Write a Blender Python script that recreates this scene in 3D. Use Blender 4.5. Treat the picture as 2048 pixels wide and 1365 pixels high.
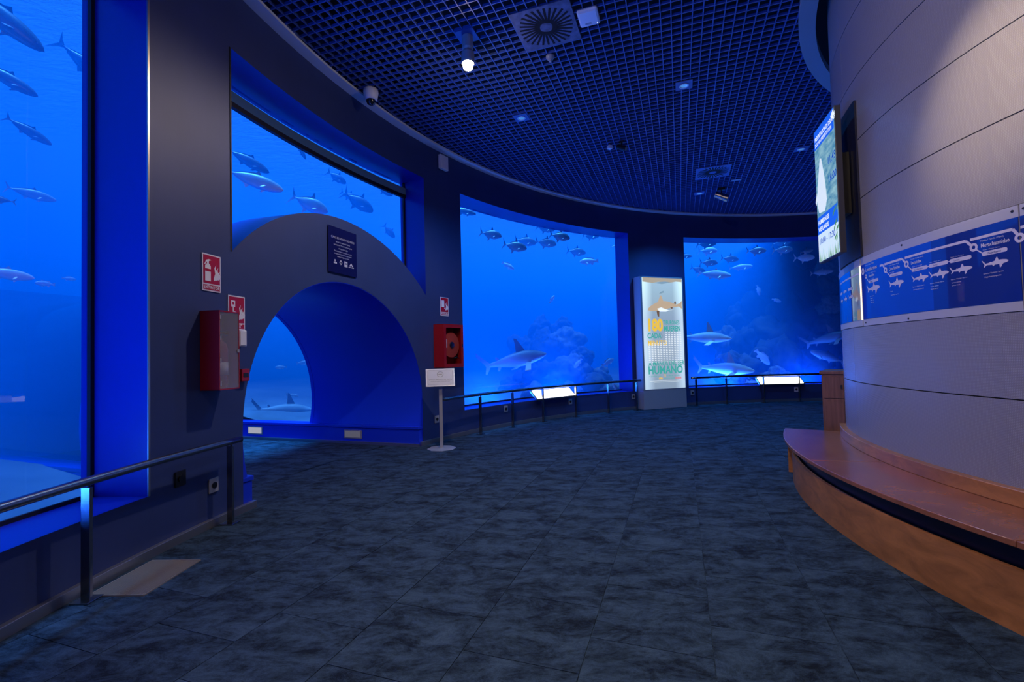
import bpy, bmesh, math, random
from mathutils import Vector, Matrix, noise
random.seed(7)
for o in list(bpy.data.objects): bpy.data.objects.remove(o)
scn = bpy.context.scene
col = scn.collection
rad = math.radians

# ------------------------------------------------------------------ camera
FPX, TILT, ROLL, CAMZ = 942.0, 0.0300, 0.025, 1.5
cam_d = bpy.data.cameras.new('camera'); cam = bpy.data.objects.new('camera', cam_d); col.objects.link(cam)
cam_d.sensor_width = 36.0; cam_d.lens = FPX / 2048 * 36.0; cam_d.clip_start = 0.05; cam_d.clip_end = 200
cF = Vector((0, math.cos(TILT), math.sin(TILT))); cU0 = Vector((0, -math.sin(TILT), math.cos(TILT))); cX0 = Vector((1, 0, 0))
cX = math.cos(ROLL) * cX0 - math.sin(ROLL) * cU0
cU = math.sin(ROLL) * cX0 + math.cos(ROLL) * cU0
cam.matrix_world = Matrix(((cX.x, cU.x, -cF.x, 0), (cX.y, cU.y, -cF.y, 0), (cX.z, cU.z, -cF.z, CAMZ), (0, 0, 0, 1)))
scn.camera = cam

# ------------------------------------------------------------------ world, light, exposure
scn.view_settings.view_transform = 'Standard'; scn.view_settings.look = 'None'
scn.view_settings.gamma = 1.0; scn.view_settings.exposure = 0.0; scn.view_settings.use_curve_mapping = False
w = bpy.data.worlds.new('world'); scn.world = w; w.use_nodes = True
w.node_tree.nodes['Background'].inputs[0].default_value = (0.01, 0.03, 0.12, 1)
w.node_tree.nodes['Background'].inputs[1].default_value = 0.25

CX, CY, RW = 7.483, 2.995, 10.37            # centre of the round hall, radius of its outer wall
ZC = 5.318                                  # ceiling grid height
RCOL = 4.41                                 # the round column
def P(th, r, z):
    a = rad(th); return Vector((CX + r * math.cos(a), CY + r * math.sin(a), z))

def light(name, kind, loc, target, energy, color, size=0.1, angle=45, blend=0.5):
    d = bpy.data.lights.new(name, kind); o = bpy.data.objects.new(name, d); col.objects.link(o)
    d.energy = energy; d.color = color; o.location = loc
    v = Vector(target) - Vector(loc); o.rotation_euler = v.to_track_quat('-Z', 'Y').to_euler()
    if kind == 'SPOT': d.spot_size = rad(angle); d.spot_blend = blend; d.shadow_soft_size = size
    if kind == 'AREA': d.size = size
    if kind == 'POINT': d.shadow_soft_size = size
    if kind == 'SUN': d.angle = rad(angle)
    return o
# daylight that falls into the open top of the tank
light('tank_daylight', 'SUN', (-4, 12, 20), (-3.2, 11.2, 0), 36.0, (0.05, 0.35, 1.0), angle=25)
WARM = (1.0, 0.78, 0.55)
# unseen blue fill lamps added below the sills to brighten the hall ceiling
for k, (t, e_) in enumerate(((187, 230), (193, 160), (136, 240), (124, 240), (96, 230), (84, 160))):
    light('added_blue_fill_%d' % k, 'AREA', P(t, 11.3, 0.30), P(t, 8.2, 5.3), e_, (0.02, 0.16, 1.0), size=1.0)
# ceiling spotlights of the hall that hang out of the picture
light('hall_spot_0', 'SPOT', P(189, 6.6, 5.0), P(181.4, 4.41, 3.15), 620, (1.0, 0.78, 0.50), 0.05, 24, 1.0)
light('hall_spot_1', 'SPOT', P(196, 8.6, 5.0), P(172, 4.8, 0.4), 480, (1.0, 0.77, 0.56), 0.08, 120, 0.8)
light('hall_spot_2', 'SPOT', P(203, 6.6, 5.0), P(178, 10.3, 0.8), 70, (1.0, 0.80, 0.66), 0.08, 120, 0.8)

# ------------------------------------------------------------------ node helpers
def nm(name):
    m = bpy.data.materials.new(name); m.use_nodes = True
    return m, m.node_tree, m.node_tree.nodes, m.node_tree.links
def mat(name, color, rough=0.5, metal=0.0, spec=0.5, emit=None, estr=0.0, bump=0.0, bscale=60.0, var=0.0, vscale=4.0, coat=0.0, stretch=None):
    m, nt, N, L = nm(name); b = N['Principled BSDF']
    b.inputs['Base Color'].default_value = (*color, 1); b.inputs['Roughness'].default_value = rough
    b.inputs['Metallic'].default_value = metal; b.inputs['Specular IOR Level'].default_value = spec
    b.inputs['Coat Weight'].default_value = coat
    if emit: b.inputs['Emission Color'].default_value = (*emit, 1); b.inputs['Emission Strength'].default_value = estr
    tc = None
    if bump or var:
        tc = N.new('ShaderNodeTexCoord'); src = tc.outputs['Object']
        if stretch:
            mp = N.new('ShaderNodeMapping'); mp.inputs['Scale'].default_value = stretch; L.new(src, mp.inputs[0]); src = mp.outputs[0]
    if bump:
        n = N.new('ShaderNodeTexNoise'); n.inputs['Scale'].default_value = bscale; n.inputs['Detail'].default_value = 4
        bp = N.new('ShaderNodeBump'); bp.inputs['Strength'].default_value = bump; bp.inputs['Distance'].default_value = 0.01
        L.new(src, n.inputs['Vector']); L.new(n.outputs[0], bp.inputs['Height']); L.new(bp.outputs[0], b.inputs['Normal'])
    if var:
        n = N.new('ShaderNodeTexNoise'); n.inputs['Scale'].default_value = vscale; n.inputs['Detail'].default_value = 5
        r = N.new('ShaderNodeValToRGB'); r.color_ramp.elements[0].position = 0.3; r.color_ramp.elements[1].position = 0.7
        r.color_ramp.elements[0].color = (*[c * (1 - var) for c in color], 1); r.color_ramp.elements[1].color = (*[min(1, c * (1 + var)) for c in color], 1)
        L.new(src, n.inputs['Vector']); L.new(n.outputs[0], r.inputs[0]); L.new(r.outputs[0], b.inputs['Base Color'])
    return m
def glass_mat(name, tint=(0.93, 0.96, 1.0), gloss=1.0, ior=1.45, rough=0.0, haze=None):
    m, nt, N, L = nm(name); out = N['Material Output']; N.remove(N['Principled BSDF'])
    t = N.new('ShaderNodeBsdfTransparent'); t.inputs[0].default_value = (*tint, 1)
    g = N.new('ShaderNodeBsdfGlossy'); g.inputs['Roughness'].default_value = rough
    f = N.new('ShaderNodeFresnel'); f.inputs[0].default_value = ior
    mu = N.new('ShaderNodeMath'); mu.operation = 'MULTIPLY'; mu.inputs[1].default_value = gloss; L.new(f.outputs[0], mu.inputs[0])
    ge = N.new('ShaderNodeNewGeometry'); fr = N.new('ShaderNodeMath'); fr.operation = 'SUBTRACT'; fr.inputs[0].default_value = 1.0; L.new(ge.outputs['Backfacing'], fr.inputs[1])
    mf = N.new('ShaderNodeMath'); mf.operation = 'MULTIPLY'; L.new(mu.outputs[0], mf.inputs[0]); L.new(fr.outputs[0], mf.inputs[1]); mu = mf
    mx = N.new('ShaderNodeMixShader'); L.new(mu.outputs[0], mx.inputs[0]); L.new(t.outputs[0], mx.inputs[1]); L.new(g.outputs[0], mx.inputs[2])
    last = mx
    if haze:
        d = N.new('ShaderNodeBsdfDiffuse'); d.inputs[0].default_value = (*haze[:3], 1)
        m2 = N.new('ShaderNodeMixShader'); m2.inputs[0].default_value = haze[3]; L.new(mx.outputs[0], m2.inputs[1]); L.new(d.outputs[0], m2.inputs[2]); last = m2
    L.new(last.outputs[0], out.inputs[0]); return m

M = {}
M['wall'] = mat('navy_wall_paint', (0.026, 0.046, 0.150), 0.55, bump=0.06, bscale=180, var=0.10, vscale=1.5)
M['blue'] = mat('blue_gloss_paint', (0.006, 0.020, 0.29), 0.30, bump=0.03, bscale=40)
M['dark'] = mat('black_void', (0.004, 0.004, 0.006), 0.9)
M['gasket'] = mat('black_rubber', (0.004, 0.004, 0.008), 0.6)
M['trim'] = mat('grey_trim', (0.72, 0.76, 0.80), 0.55)
M['steel'] = mat('brushed_steel', (0.30, 0.30, 0.31), 0.26, 1.0, bump=0.05, bscale=60, stretch=(1, 1, 12))
M['base'] = mat('aluminium_skirting', (0.36, 0.36, 0.37), 0.38, 0.85, bump=0.05, bscale=50)
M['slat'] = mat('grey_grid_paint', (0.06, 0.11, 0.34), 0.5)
M['white'] = mat('white_plastic', (0.75, 0.76, 0.78), 0.4)
M['offwhite'] = mat('print_white', (0.80, 0.80, 0.80), 0.5)
M['greyp'] = mat('grey_plastic', (0.35, 0.35, 0.36), 0.45)
M['blackp'] = mat('black_plastic', (0.012, 0.012, 0.014), 0.35)
M['red'] = mat('red_enamel', (0.36, 0.008, 0.012), 0.35)
M['signred'] = mat('sign_red', (0.45, 0.006, 0.03), 0.4)
M['plaque'] = mat('plaque_navy', (0.006, 0.008, 0.075), 0.25)
M['ptext'] = mat('plaque_print', (0.45, 0.48, 0.60), 0.5)
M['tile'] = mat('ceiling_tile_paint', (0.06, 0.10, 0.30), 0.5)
M['dust'] = mat('dusty_tile_paint', (0.11, 0.13, 0.22), 0.7, var=0.35, vscale=14)
M['glass'] = glass_mat('acrylic_pane', (0.95, 0.97, 1.0), 0.75)
M['vault'] = glass_mat('acrylic_vault', (0.95, 0.98, 1.0), 0.9)
M['clear'] = glass_mat('clear_door', (0.93, 0.93, 0.93), 1.0)
M['frost'] = glass_mat('scuffed_clear_door', (0.9, 0.9, 0.9), 1.0, rough=0.15, haze=(0.5, 0.5, 0.52, 0.22))
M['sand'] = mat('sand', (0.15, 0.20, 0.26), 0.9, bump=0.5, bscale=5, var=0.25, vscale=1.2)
M['rock'] = mat('reef_rock', (0.05, 0.062, 0.055), 0.95, bump=1.0, bscale=9, var=0.55, vscale=3)
M['paler'] = mat('pale_reef_rock', (0.13, 0.15, 0.135), 0.95, bump=1.0, bscale=12, var=0.55, vscale=5)
M['tankwall'] = mat('tank_wall_paint', (0.05, 0.16, 0.45), 0.8, var=0.2, vscale=0.4)

# ------------------------------------------------------------------ mesh helpers
class MB:
    def __init__(s): s.v = []; s.f = []; s.m = []
    def add(s, vs, fs, mi=0):
        o = len(s.v); s.v += [tuple(x) for x in vs]; s.f += [tuple(i + o for i in q) for q in fs]; s.m += [mi] * len(fs); return s
    def box(s, x0, x1, y0, y1, z0, z1, mi=0):
        return s.add([(x0, y0, z0), (x1, y0, z0), (x1, y1, z0), (x0, y1, z0), (x0, y0, z1), (x1, y0, z1), (x1, y1, z1), (x0, y1, z1)],
                     [(0, 3, 2, 1), (4, 5, 6, 7), (0, 1, 5, 4), (1, 2, 6, 5), (2, 3, 7, 6), (3, 0, 4, 7)], mi)
    def poly(s, pts, y, mi=0):                       # flat polygon in the local xz plane, facing -y
        return s.add([(p[0], y, p[1]) for p in pts], [tuple(range(len(pts)))], mi)
    def prism(s, pts, y0, y1, mi=0):                 # polygon in xz extruded along y
        n = len(pts); vs = [(p[0], y0, p[1]) for p in pts] + [(p[0], y1, p[1]) for p in pts]
        return s.add(vs, [tuple(range(n)), tuple(range(2 * n - 1, n - 1, -1))] + [(i, (i + 1) % n + 0, (i + 1) % n + n, i + n)[::-1] for i in range(n)], mi)
    def tube(s, path, r, n=10, mi=0, cap=True):
        path = [Vector(p) for p in path]; rings = []
        for i, p in enumerate(path):
            t = (path[min(i + 1, len(path) - 1)] - path[max(i - 1, 0)]).normalized()
            a = t.cross(Vector((0, 0, 1)));
            if a.length < 1e-3: a = t.cross(Vector((1, 0, 0)))
            a.normalize(); b = a.cross(t)
            rr = r[i] if isinstance(r, (list, tuple)) else r
            rings.append([p + rr * (math.cos(k * 2 * math.pi / n) * a + math.sin(k * 2 * math.pi / n) * b) for k in range(n)])
        vs = [v for q in rings for v in q]; fs = []
        for i in range(len(path) - 1):
            for k in range(n): fs.append((i * n + k, i * n + (k + 1) % n, (i + 1) * n + (k + 1) % n, (i + 1) * n + k)[::-1])
        if cap: fs += [tuple(range(n)), tuple(range(len(vs) - 1, len(vs) - n - 1, -1))]
        return s.add(vs, fs, mi)
    def lathe(s, prof, c=(0, 0, 0), axis='z', n=24, mi=0):    # prof: (radius, height)
        vs = []; fs = []
        for (r, h) in prof:
            for k in range(n):
                a = k * 2 * math.pi / n; x, y = r * math.cos(a), r * math.sin(a)
                p = (x, y, h) if axis == 'z' else ((x, h, y) if axis == 'y' else (h, x, y))
                vs.append((c[0] + p[0], c[1] + p[1], c[2] + p[2]))
        for i in range(len(prof) - 1):
            for k in range(n): fs.append((i * n + k, i * n + (k + 1) % n, (i + 1) * n + (k + 1) % n, (i + 1) * n + k))
        fs += [tuple(range(n))[::-1], tuple(range((len(prof) - 1) * n, len(prof) * n))]
        return s.add(vs, fs, mi)
    def arc(s, nodes, r0, r1, mats=(0, 1), top=True):      # curved slab about the hall centre; nodes: (theta, zlow, zhigh)
        n = len(nodes); vs = []
        for (t, a, b) in nodes: vs += [P(t, r0, a), P(t, r0, b), P(t, r1, b), P(t, r1, a)]
        o = len(s.v); s.v += [tuple(x) for x in vs]
        def q(f, mi): s.f.append(tuple(i + o for i in f)); s.m.append(mi)
        for i in range(n - 1):
            a, b = i * 4, i * 4 + 4
            q((a, a + 1, b + 1, b), mats[0]); q((a + 1, a + 2, b + 2, b + 1), mats[1])
            q((a + 2, a + 3, b + 3, b + 2), mats[1]); q((a + 3, a, b, b + 3), mats[1])
        q((0, 3, 2, 1), mats[1]); e = (n - 1) * 4; q((e, e + 1, e + 2, e + 3), mats[1])
        return s
    def build(s, name, mats, parent=None, smooth=False, bevel=0.0, fix=True):
        me = bpy.data.meshes.new(name); me.from_pydata(s.v, [], s.f)
        mats = mats if isinstance(mats, (list, tuple)) else [mats]
        for m in mats: me.materials.append(M[m] if isinstance(m, str) else m)
        me.polygons.foreach_set('material_index', s.m)
        if fix:
            bm = bmesh.new(); bm.from_mesh(me); bmesh.ops.recalc_face_normals(bm, faces=bm.faces); bm.to_mesh(me); bm.free()
        if smooth: me.polygons.foreach_set('use_smooth', [True] * len(me.polygons))
        me.update()
        o = bpy.data.objects.new(name, me); col.objects.link(o)
        if parent: o.parent = parent
        if bevel:
            b = o.modifiers.new('bevel', 'BEVEL'); b.width = bevel; b.segments = 2; b.limit_method = 'ANGLE'; b.angle_limit = rad(40)
        return o
def smooth_angle(o, a=35):
    me = o.data; me.polygons.foreach_set('use_smooth', [True] * len(me.polygons))
    bm = bmesh.new(); bm.from_mesh(me)
    for e in bm.edges:
        if len(e.link_faces) == 2: e.smooth = e.calc_face_angle() < rad(a)
        else: e.smooth = False
    bm.to_mesh(me); bm.free(); return o
def rng(a, b, n): return [a + (b - a) * i / n for i in range(n + 1)]
def arcbox(t0, t1, r0, r1, z0, z1, step=1.0, mats=(0, 0)):
    n = max(1, int(math.ceil(abs(t1 - t0) / step)))
    return MB().arc([(t, z0, z1) for t in rng(t0, t1, n)], r0, r1, mats)
def struct(o): o['kind'] = 'structure'; return o
def tag(o, label, cat, group=None, kind=None):
    o['label'] = label; o['category'] = cat
    if group: o['group'] = group
    if kind: o['kind'] = kind
    return o
def thing(name, label, cat, loc=(0, 0, 0), rotz=0.0, group=None):
    o = bpy.data.objects.new(name, None); col.objects.link(o); o.location = loc; o.rotation_euler = (0, 0, rotz)
    o.empty_display_size = 0.1
    return tag(o, label, cat, group)
def on_wall(th, r, z): return P(th, r, z), rad(th - 90)       # local x = to the right seen from the hall, -y = towards the viewer
def on_col(th, r, z): return P(th, r, z), rad(th + 90)

_txt = {}
def text_tris(s, size, align='LEFT', bold=0.0, squeeze=1.0):
    key = (s, align, bold)
    if key not in _txt:
        c = bpy.data.curves.new('t', 'FONT'); c.body = s; c.size = 1.0; c.align_x = align; c.offset = bold; c.resolution_u = 3
        o = bpy.data.objects.new('t', c); col.objects.link(o)
        me = o.to_mesh(); _txt[key] = ([v.co.copy() for v in me.vertices], [tuple(p.vertices) for p in me.polygons]); o.to_mesh_clear()
        bpy.data.objects.remove(o); bpy.data.curves.remove(c)
    v, f = _txt[key]; return [(p.x * size * squeeze, p.y * size) for p in v], f
def put_text(mb, s, x, z, size, y=-0.001, align='LEFT', bold=0.0, mi=0, squeeze=1.0, rot=0.0, fn=None):
    v, f = text_tris(s, size, align, bold, squeeze); ca, sa = math.cos(rot), math.sin(rot)
    pts = [(x + a * ca - b * sa, z + a * sa + b * ca) for a, b in v]
    mb.add([fn(*p) if fn else (p[0], y, p[1]) for p in pts], f, mi)
def disc(cx, cz, r, n=20, sx=1.0): return [(cx + sx * r * math.cos(2 * math.pi * k / n), cz + r * math.sin(2 * math.pi * k / n)) for k in range(n)]
def ring_add(mb, cx, cz, r0, r1, y, mi=0, n=24, fn=None):
    a = disc(cx, cz, r0, n); b = disc(cx, cz, r1, n)
    mb.add([fn(*p) if fn else (p[0], y, p[1]) for p in a + b], [(k, (k + 1) % n, n + (k + 1) % n, n + k) for k in range(n)], mi)

# ================================================================== THE HALL
# ---- outer wall with its window openings
WT, WS, W2 = 4.66, 0.47, 10.93               # window head, sill, back of wall
TT = 160.4                                   # tunnel axis
SD = math.degrees(1) / RW                    # degrees per metre along the wall
def arch_out(th): s = (th - TT) / SD; return 0.86 + math.sqrt(max(0.01, 2.57 ** 2 - s * s))
def arch_in(th): s = (th - TT) / SD; return 0.79 + math.sqrt(max(0.0, 1.765 ** 2 - s * s))
def seg(t0, t1, z0, z1): return arcbox(t0, t1, RW, W2, z0, z1, 1.0, (0, 1))
WTOP = 6.0
struct(seg(176.1, 204, 0, WS).build('wall_under_first_window', ['wall', 'blue']))
struct(seg(170.87, 176.1, 0, WTOP).build('wall_left', ['wall', 'blue']))
struct(seg(144.3, 149.85, 0, WTOP).build('wall_middle', ['wall', 'blue']))
struct(seg(114.75, 144.3, 0, WS).build('wall_under_third_window', ['wall', 'blue']))
struct(seg(104.75, 114.75, 0, WTOP).build('wall_right', ['wall', 'blue']))
struct(seg(70, 104.75, 0, WS).build('wall_under_fourth_window', ['wall', 'blue']))
struct(seg(40, 70, 0, WTOP).build('wall_far', ['wall', 'blue']))
struct(seg(204, 252, 0, WTOP).build('wall_rear', ['wall', 'blue']))
for nme, a, b in (('wall_over_first_window', 176.1, 204), ('wall_over_second_window', 149.85, 170.87), ('wall_over_third_window', 114.75, 144.3), ('wall_over_fourth_window', 70, 104.75)):
    struct(seg(a, b, WT, WTOP).build(nme, ['wall', 'blue']))
M['bead'] = mat('metal_corner_bead', (0.5, 0.45, 0.38), 0.3, 0.9)
wl = bpy.data.objects['wall_left']; arcbox(176.02, 176.12, RW - 0.006, RW + 0.004, WS, WT, 1).build('corner_bead', 'bead', wl); arcbox(170.86, 170.96, RW - 0.006, RW + 0.004, arch_out(170.87), WT, 1).build('corner_bead', 'gasket', wl)
# facade around the tunnel mouth
fb = MB(); hs = 1.765 * SD; hp = 1.64 * SD; PL = 0.33
def fine(a, b, n): return [a + (b - a) * (0.5 - 0.5 * math.cos(math.pi * i / n)) for i in range(n + 1)]
fb.arc([(t, 0, arch_out(t)) for t in rng(149.85, TT - hs, 3)], RW, W2)
fb.arc([(t, 0, arch_out(t)) for t in rng(TT + hs, 170.87, 3)], RW, W2)
fb.arc([(t, arch_in(t), arch_out(t)) for t in fine(TT - hs, TT + hs, 48)], RW, W2)
fac = struct(fb.build('wall_tunnel_front', ['wall', 'blue']))
# end partitions so the ring hall is closed
for nme, t in (('wall_end_far', 40), ('wall_end_rear', 252)):
    struct(arcbox(t - 0.4, t + 0.4, 4.45, W2, 0, WTOP, 1).build(nme, 'wall'))

# ---- floor
m, nt, N, L = nm('carpet'); bs = N['Principled BSDF']; bs.inputs['Roughness'].default_value = 0.95; bs.inputs['Specular IOR Level'].default_value = 0.15
tc = N.new('ShaderNodeTexCoord'); gi = N.new('ShaderNodeNewGeometry'); oi = N.new('ShaderNodeObjectInfo')
comb = N.new('ShaderNodeVectorMath'); comb.operation = 'MULTIPLY_ADD'
cx3 = N.new('ShaderNodeCombineXYZ')
for i in range(3): L.new(oi.outputs['Random'], cx3.inputs[i])
L.new(cx3.outputs[0], comb.inputs[0]); comb.inputs[1].default_value = (0.9, 37.0, 11.0); L.new(gi.outputs['Position'], comb.inputs[2])
mp = N.new('ShaderNodeMapping'); mp.inputs['Rotation'].default_value = (0, 0, 0.342); mp.inputs['Scale'].default_value = (2.4, 4.2, 1); L.new(comb.outputs[0], mp.inputs[0])
n1 = N.new('ShaderNodeTexNoise'); n1.inputs['Scale'].default_value = 1.5; n1.inputs['Detail'].default_value = 12; n1.inputs['Roughness'].default_value = 0.82; n1.inputs['Distortion'].default_value = 0.35
L.new(mp.outputs[0], n1.inputs['Vector'])
rp = N.new('ShaderNodeValToRGB'); e = rp.color_ramp.elements
e[0].position = 0.40; e[0].color = (0.007, 0.012, 0.020, 1); e[1].position = 0.64; e[1].color = (0.056, 0.098, 0.142, 1)
x = e.new(0.50); x.color = (0.027, 0.050, 0.075, 1)
L.new(n1.outputs[0], rp.inputs[0])
n2 = N.new('ShaderNodeTexNoise'); n2.inputs['Scale'].default_value = 260; L.new(gi.outputs['Position'], n2.inputs['Vector'])
mx = N.new('ShaderNodeMixRGB'); mx.blend_type = 'OVERLAY'; mx.inputs[0].default_value = 0.35; L.new(rp.outputs[0], mx.inputs[1]); L.new(n2.outputs[0], mx.inputs[2]); L.new(mx.outputs[0], bs.inputs['Base Color'])
bp = N.new('ShaderNodeBump'); bp.inputs['Strength'].default_value = 0.5; bp.inputs['Distance'].default_value = 0.006; L.new(n2.outputs[0], bp.inputs['Height']); L.new(bp.outputs[0], bs.inputs['Normal'])
M['carpet'] = m
n = 96
fl = MB().add([P(360 * k / n, W2, 0) for k in range(n)] + [P(360 * k / n, W2, -0.2) for k in range(n)], [tuple(range(n)), tuple(range(2 * n - 1, n - 1, -1))] + [(k, (k + 1) % n, n + (k + 1) % n, n + k) for k in range(n)])
floor = struct(fl.build('floor', 'carpet'))
GA = -0.342; gx = Vector((math.cos(GA), math.sin(GA), 0)); gy = Vector((-math.sin(GA), math.cos(GA), 0))
G0 = Vector((0.05, 5.19, 0))
TS = 0.60
def clip_out(poly, R):
    out = poly
    for k in range(72):
        a = rad(k * 5); nrm = Vector((math.cos(a), math.sin(a), 0)); res = []
        for i in range(len(out)):
            p, q = out[i], out[(i + 1) % len(out)]
            dp, dq = (p - Vector((CX, CY, 0))).dot(nrm) - R, (q - Vector((CX, CY, 0))).dot(nrm) - R
            if dp <= 0: res.append(p)
            if (dp < 0 < dq) or (dq < 0 < dp): res.append(p + (q - p) * (dp / (dp - dq)))
        out = res
        if len(out) < 3: return []
    return out
cnt = 0
for i in range(-16, 22):
    for j in range(-12, 18):
        off = 0.3 if i % 2 else 0.0
        o0 = G0 + gx * (i * TS) + gy * (j * TS + off)
        c = o0 + (gx + gy) * TS / 2; rr = (Vector((c.x - CX, c.y - CY, 0))).length; th = math.degrees(math.atan2(c.y - CY, c.x - CX)) % 360
        if rr > 10.7 or rr < 4.7 or not (78 < th < 198): continue
        if c.y < 0.6: continue
        g = 0.0025
        sq = [o0 + gx * g + gy * g, o0 + gx * (TS - g) + gy * g, o0 + gx * (TS - g) + gy * (TS - g), o0 + gx * g + gy * (TS - g)]
        pl = clip_out(sq, RW - 0.03)
        if len(pl) < 3: continue
        k = len(pl); mb = MB().add([(p.x, p.y, 0.004) for p in pl] + [(p.x, p.y, -0.01) for p in pl], [tuple(range(k))] + [(a, (a + 1) % k, k + (a + 1) % k, k + a) for a in range(k)])
        mb.build('carpet_tile', 'carpet', floor); cnt += 1

# ---- ceiling: dark plenum, open-cell grid, trims
n = 96
cb = MB().add([P(360 * k / n, W2 + 0.1, 6.0) for k in range(n)] + [P(360 * k / n, W2 + 0.1, 6.15) for k in range(n)], [tuple(range(n)), tuple(range(2 * n - 1, n - 1, -1))] + [(k, (k + 1) % n, n + (k + 1) % n, n + k) for k in range(n)])
ceiling = struct(cb.build('ceiling', 'dark'))
CELL = 0.115
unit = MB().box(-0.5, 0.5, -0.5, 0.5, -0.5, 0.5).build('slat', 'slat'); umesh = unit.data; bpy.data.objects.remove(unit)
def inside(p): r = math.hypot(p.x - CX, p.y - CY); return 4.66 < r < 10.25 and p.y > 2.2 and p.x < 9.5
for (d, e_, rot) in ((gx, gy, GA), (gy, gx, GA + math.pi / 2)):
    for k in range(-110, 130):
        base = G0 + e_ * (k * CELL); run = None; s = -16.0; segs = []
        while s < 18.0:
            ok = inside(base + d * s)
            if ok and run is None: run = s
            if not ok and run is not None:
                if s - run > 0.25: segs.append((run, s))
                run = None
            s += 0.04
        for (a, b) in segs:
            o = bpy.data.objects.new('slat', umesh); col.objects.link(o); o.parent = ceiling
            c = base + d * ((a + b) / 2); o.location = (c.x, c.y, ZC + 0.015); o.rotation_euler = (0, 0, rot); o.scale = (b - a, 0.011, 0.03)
struct(arcbox(60, 230, 10.215, RW + 0.02, ZC - 0.035, ZC - 0.002, 1.0).build('trim_1', 'trim'))
struct(arcbox(60, 252, 4.53, 4.70, ZC - 0.05, ZC + 0.05, 1.0).build('trim_2', mat('column_ring_grey', (0.34, 0.36, 0.37), 0.6)))

# ---- baseboards
for nme, a, b in (('baseboard_left', 169.4, 204), ('baseboard_right', 70, 151.1)):
    struct(arcbox(a, b, RW - 0.045, RW, 0, 0.075, 1.0).build(nme, 'base', bevel=0.004))

# ================================================================== WINDOWS, TANK, TUNNEL
GR0, GR1 = 10.85, 10.89
def window(name, t0, t1, nodes=None, bar=False):
    nodes = nodes or [(t, WS, WT) for t in rng(t0, t1, max(4, int(abs(t1 - t0) / 1.5)))]
    o = struct(smooth_angle(MB().arc(nodes, GR0, GR1, (0, 0)).build(name, 'glass')))
    g = MB(); g.arc([(t, WS, WS + 0.03) for t in rng(t0, t1, 20)], GR0 - 0.02, GR0, (0, 0)) if not bar else None
    for t in (t0, t1) if name in ('window_1', 'window_2') else ():
        s = 0.16 if t == t0 else -0.16
        zb = WS if not bar else arch_out(t)
        g.arc([(t, zb, WT), (t + s, zb, WT)], GR0 - 0.03, GR0, (0, 0))
    g.build('gasket', 'gasket', o)
    if bar:
        arcbox(t0, t1, GR0 - 0.05, GR0 - 0.001, 4.44, 4.56, 1).build('head_bar', mat('head_bar_teal', (0.10, 0.22, 0.30), 0.4), o)
        arcbox(t0, t1, GR0 - 0.052, GR0 - 0.001, 4.38, 4.44, 1).build('head_gasket', 'gasket', o)
    return o
window('window_1', 176.1, 204)
window('window_2', 149.85, 170.87, [(t, arch_out(t), WT) for t in rng(149.85, 170.87, 40)], True)
window('window_3', 114.75, 144.3)
window('window_4', 70, 104.75)

# tunnel through the tank: axis a, lateral b
ta = rad(TT); A = Vector((math.cos(ta), math.sin(ta), 0)); B = Vector((math.sin(ta), -math.cos(ta), 0))   # B points to the right seen from the hall
C3 = Vector((CX, CY, 0))
def T(ax, s, z): return C3 + A * ax + B * s + Vector((0, 0, z))
TR, TZ, TEND, TOPQ = 1.765, 0.79, 16.2, 12.55
p0 = math.asin((PL - TZ) / TR)
def vault(ax0, ax1, r0, r1, n=44):
    mb = MB(); vs = []
    for k in range(n + 1):
        ph = p0 + (math.pi - 2 * p0) * k / n
        for (ax, r) in ((ax0, r0), (ax1, r0), (ax1, r1), (ax0, r1)):
            if ax is None: ax = math.sqrt(RW * RW - (r * math.cos(ph)) ** 2) + 0.004
            vs.append(T(ax, r * math.cos(ph), TZ + r * math.sin(ph)))
    fs = []
    for k in range(n):
        a, b = 4 * k, 4 * k + 4
        for q in range(4): fs.append((a + q, a + (q + 1) % 4, b + (q + 1) % 4, b + q))
    fs += [(0, 1, 2, 3), (4 * n + 3, 4 * n + 2, 4 * n + 1, 4 * n)]
    return mb.add(vs, fs)
M['tunp'] = mat('tunnel_blue_paint', (0.010, 0.045, 0.70), 0.35)
tun = struct(smooth_angle(vault(None, TOPQ, TR - 0.008, TR + 0.09).build('wall_tunnel', 'tunp')))
def tbox(mb, a0, a1, s0, s1, z0, z1):
    return mb.add([T(a0, s0, z0), T(a1, s0, z0), T(a1, s1, z0), T(a0, s1, z0), T(a0, s0, z1), T(a1, s0, z1), T(a1, s1, z1), T(a0, s1, z1)],
                  [(0, 3, 2, 1), (4, 5, 6, 7), (0, 1, 5, 4), (1, 2, 6, 5), (2, 3, 7, 6), (3, 0, 4, 7)])
for sg in (1, -1):
    tbox(MB(), 10.235, TEND, sg * 1.64, sg * 1.90, 0.0, PL - 0.055).build('plinth', 'tunp', tun)
    tbox(MB(), 10.225, TEND, sg * 1.625, sg * 1.90, PL - 0.05, PL).build('plinth_ledge', 'tunp', tun, bevel=0.008)
    tbox(MB(), 10.22, TEND, sg * 1.60, sg * 1.64, 0.0, 0.045).build('plinth_skirting', 'base', tun)
smooth_angle(vault(TOPQ - 0.03, TOPQ + 0.04, TR - 0.012, TR + 0.12).build('vault_frame', 'tunp', tun))
smooth_angle(vault(TOPQ + 0.04, TEND, TR, TR + 0.03).build('acrylic_vault', 'vault', tun))
tbox(MB(), TEND, TEND + 0.3, -1.9, 1.9, 0, 2.75).build('tunnel_end', 'tankwall', tun)
tbox(MB(), 10.9, TEND, -1.62, 1.62, -0.15, 0.0).build('tunnel_floor', 'carpet', tun)
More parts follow.
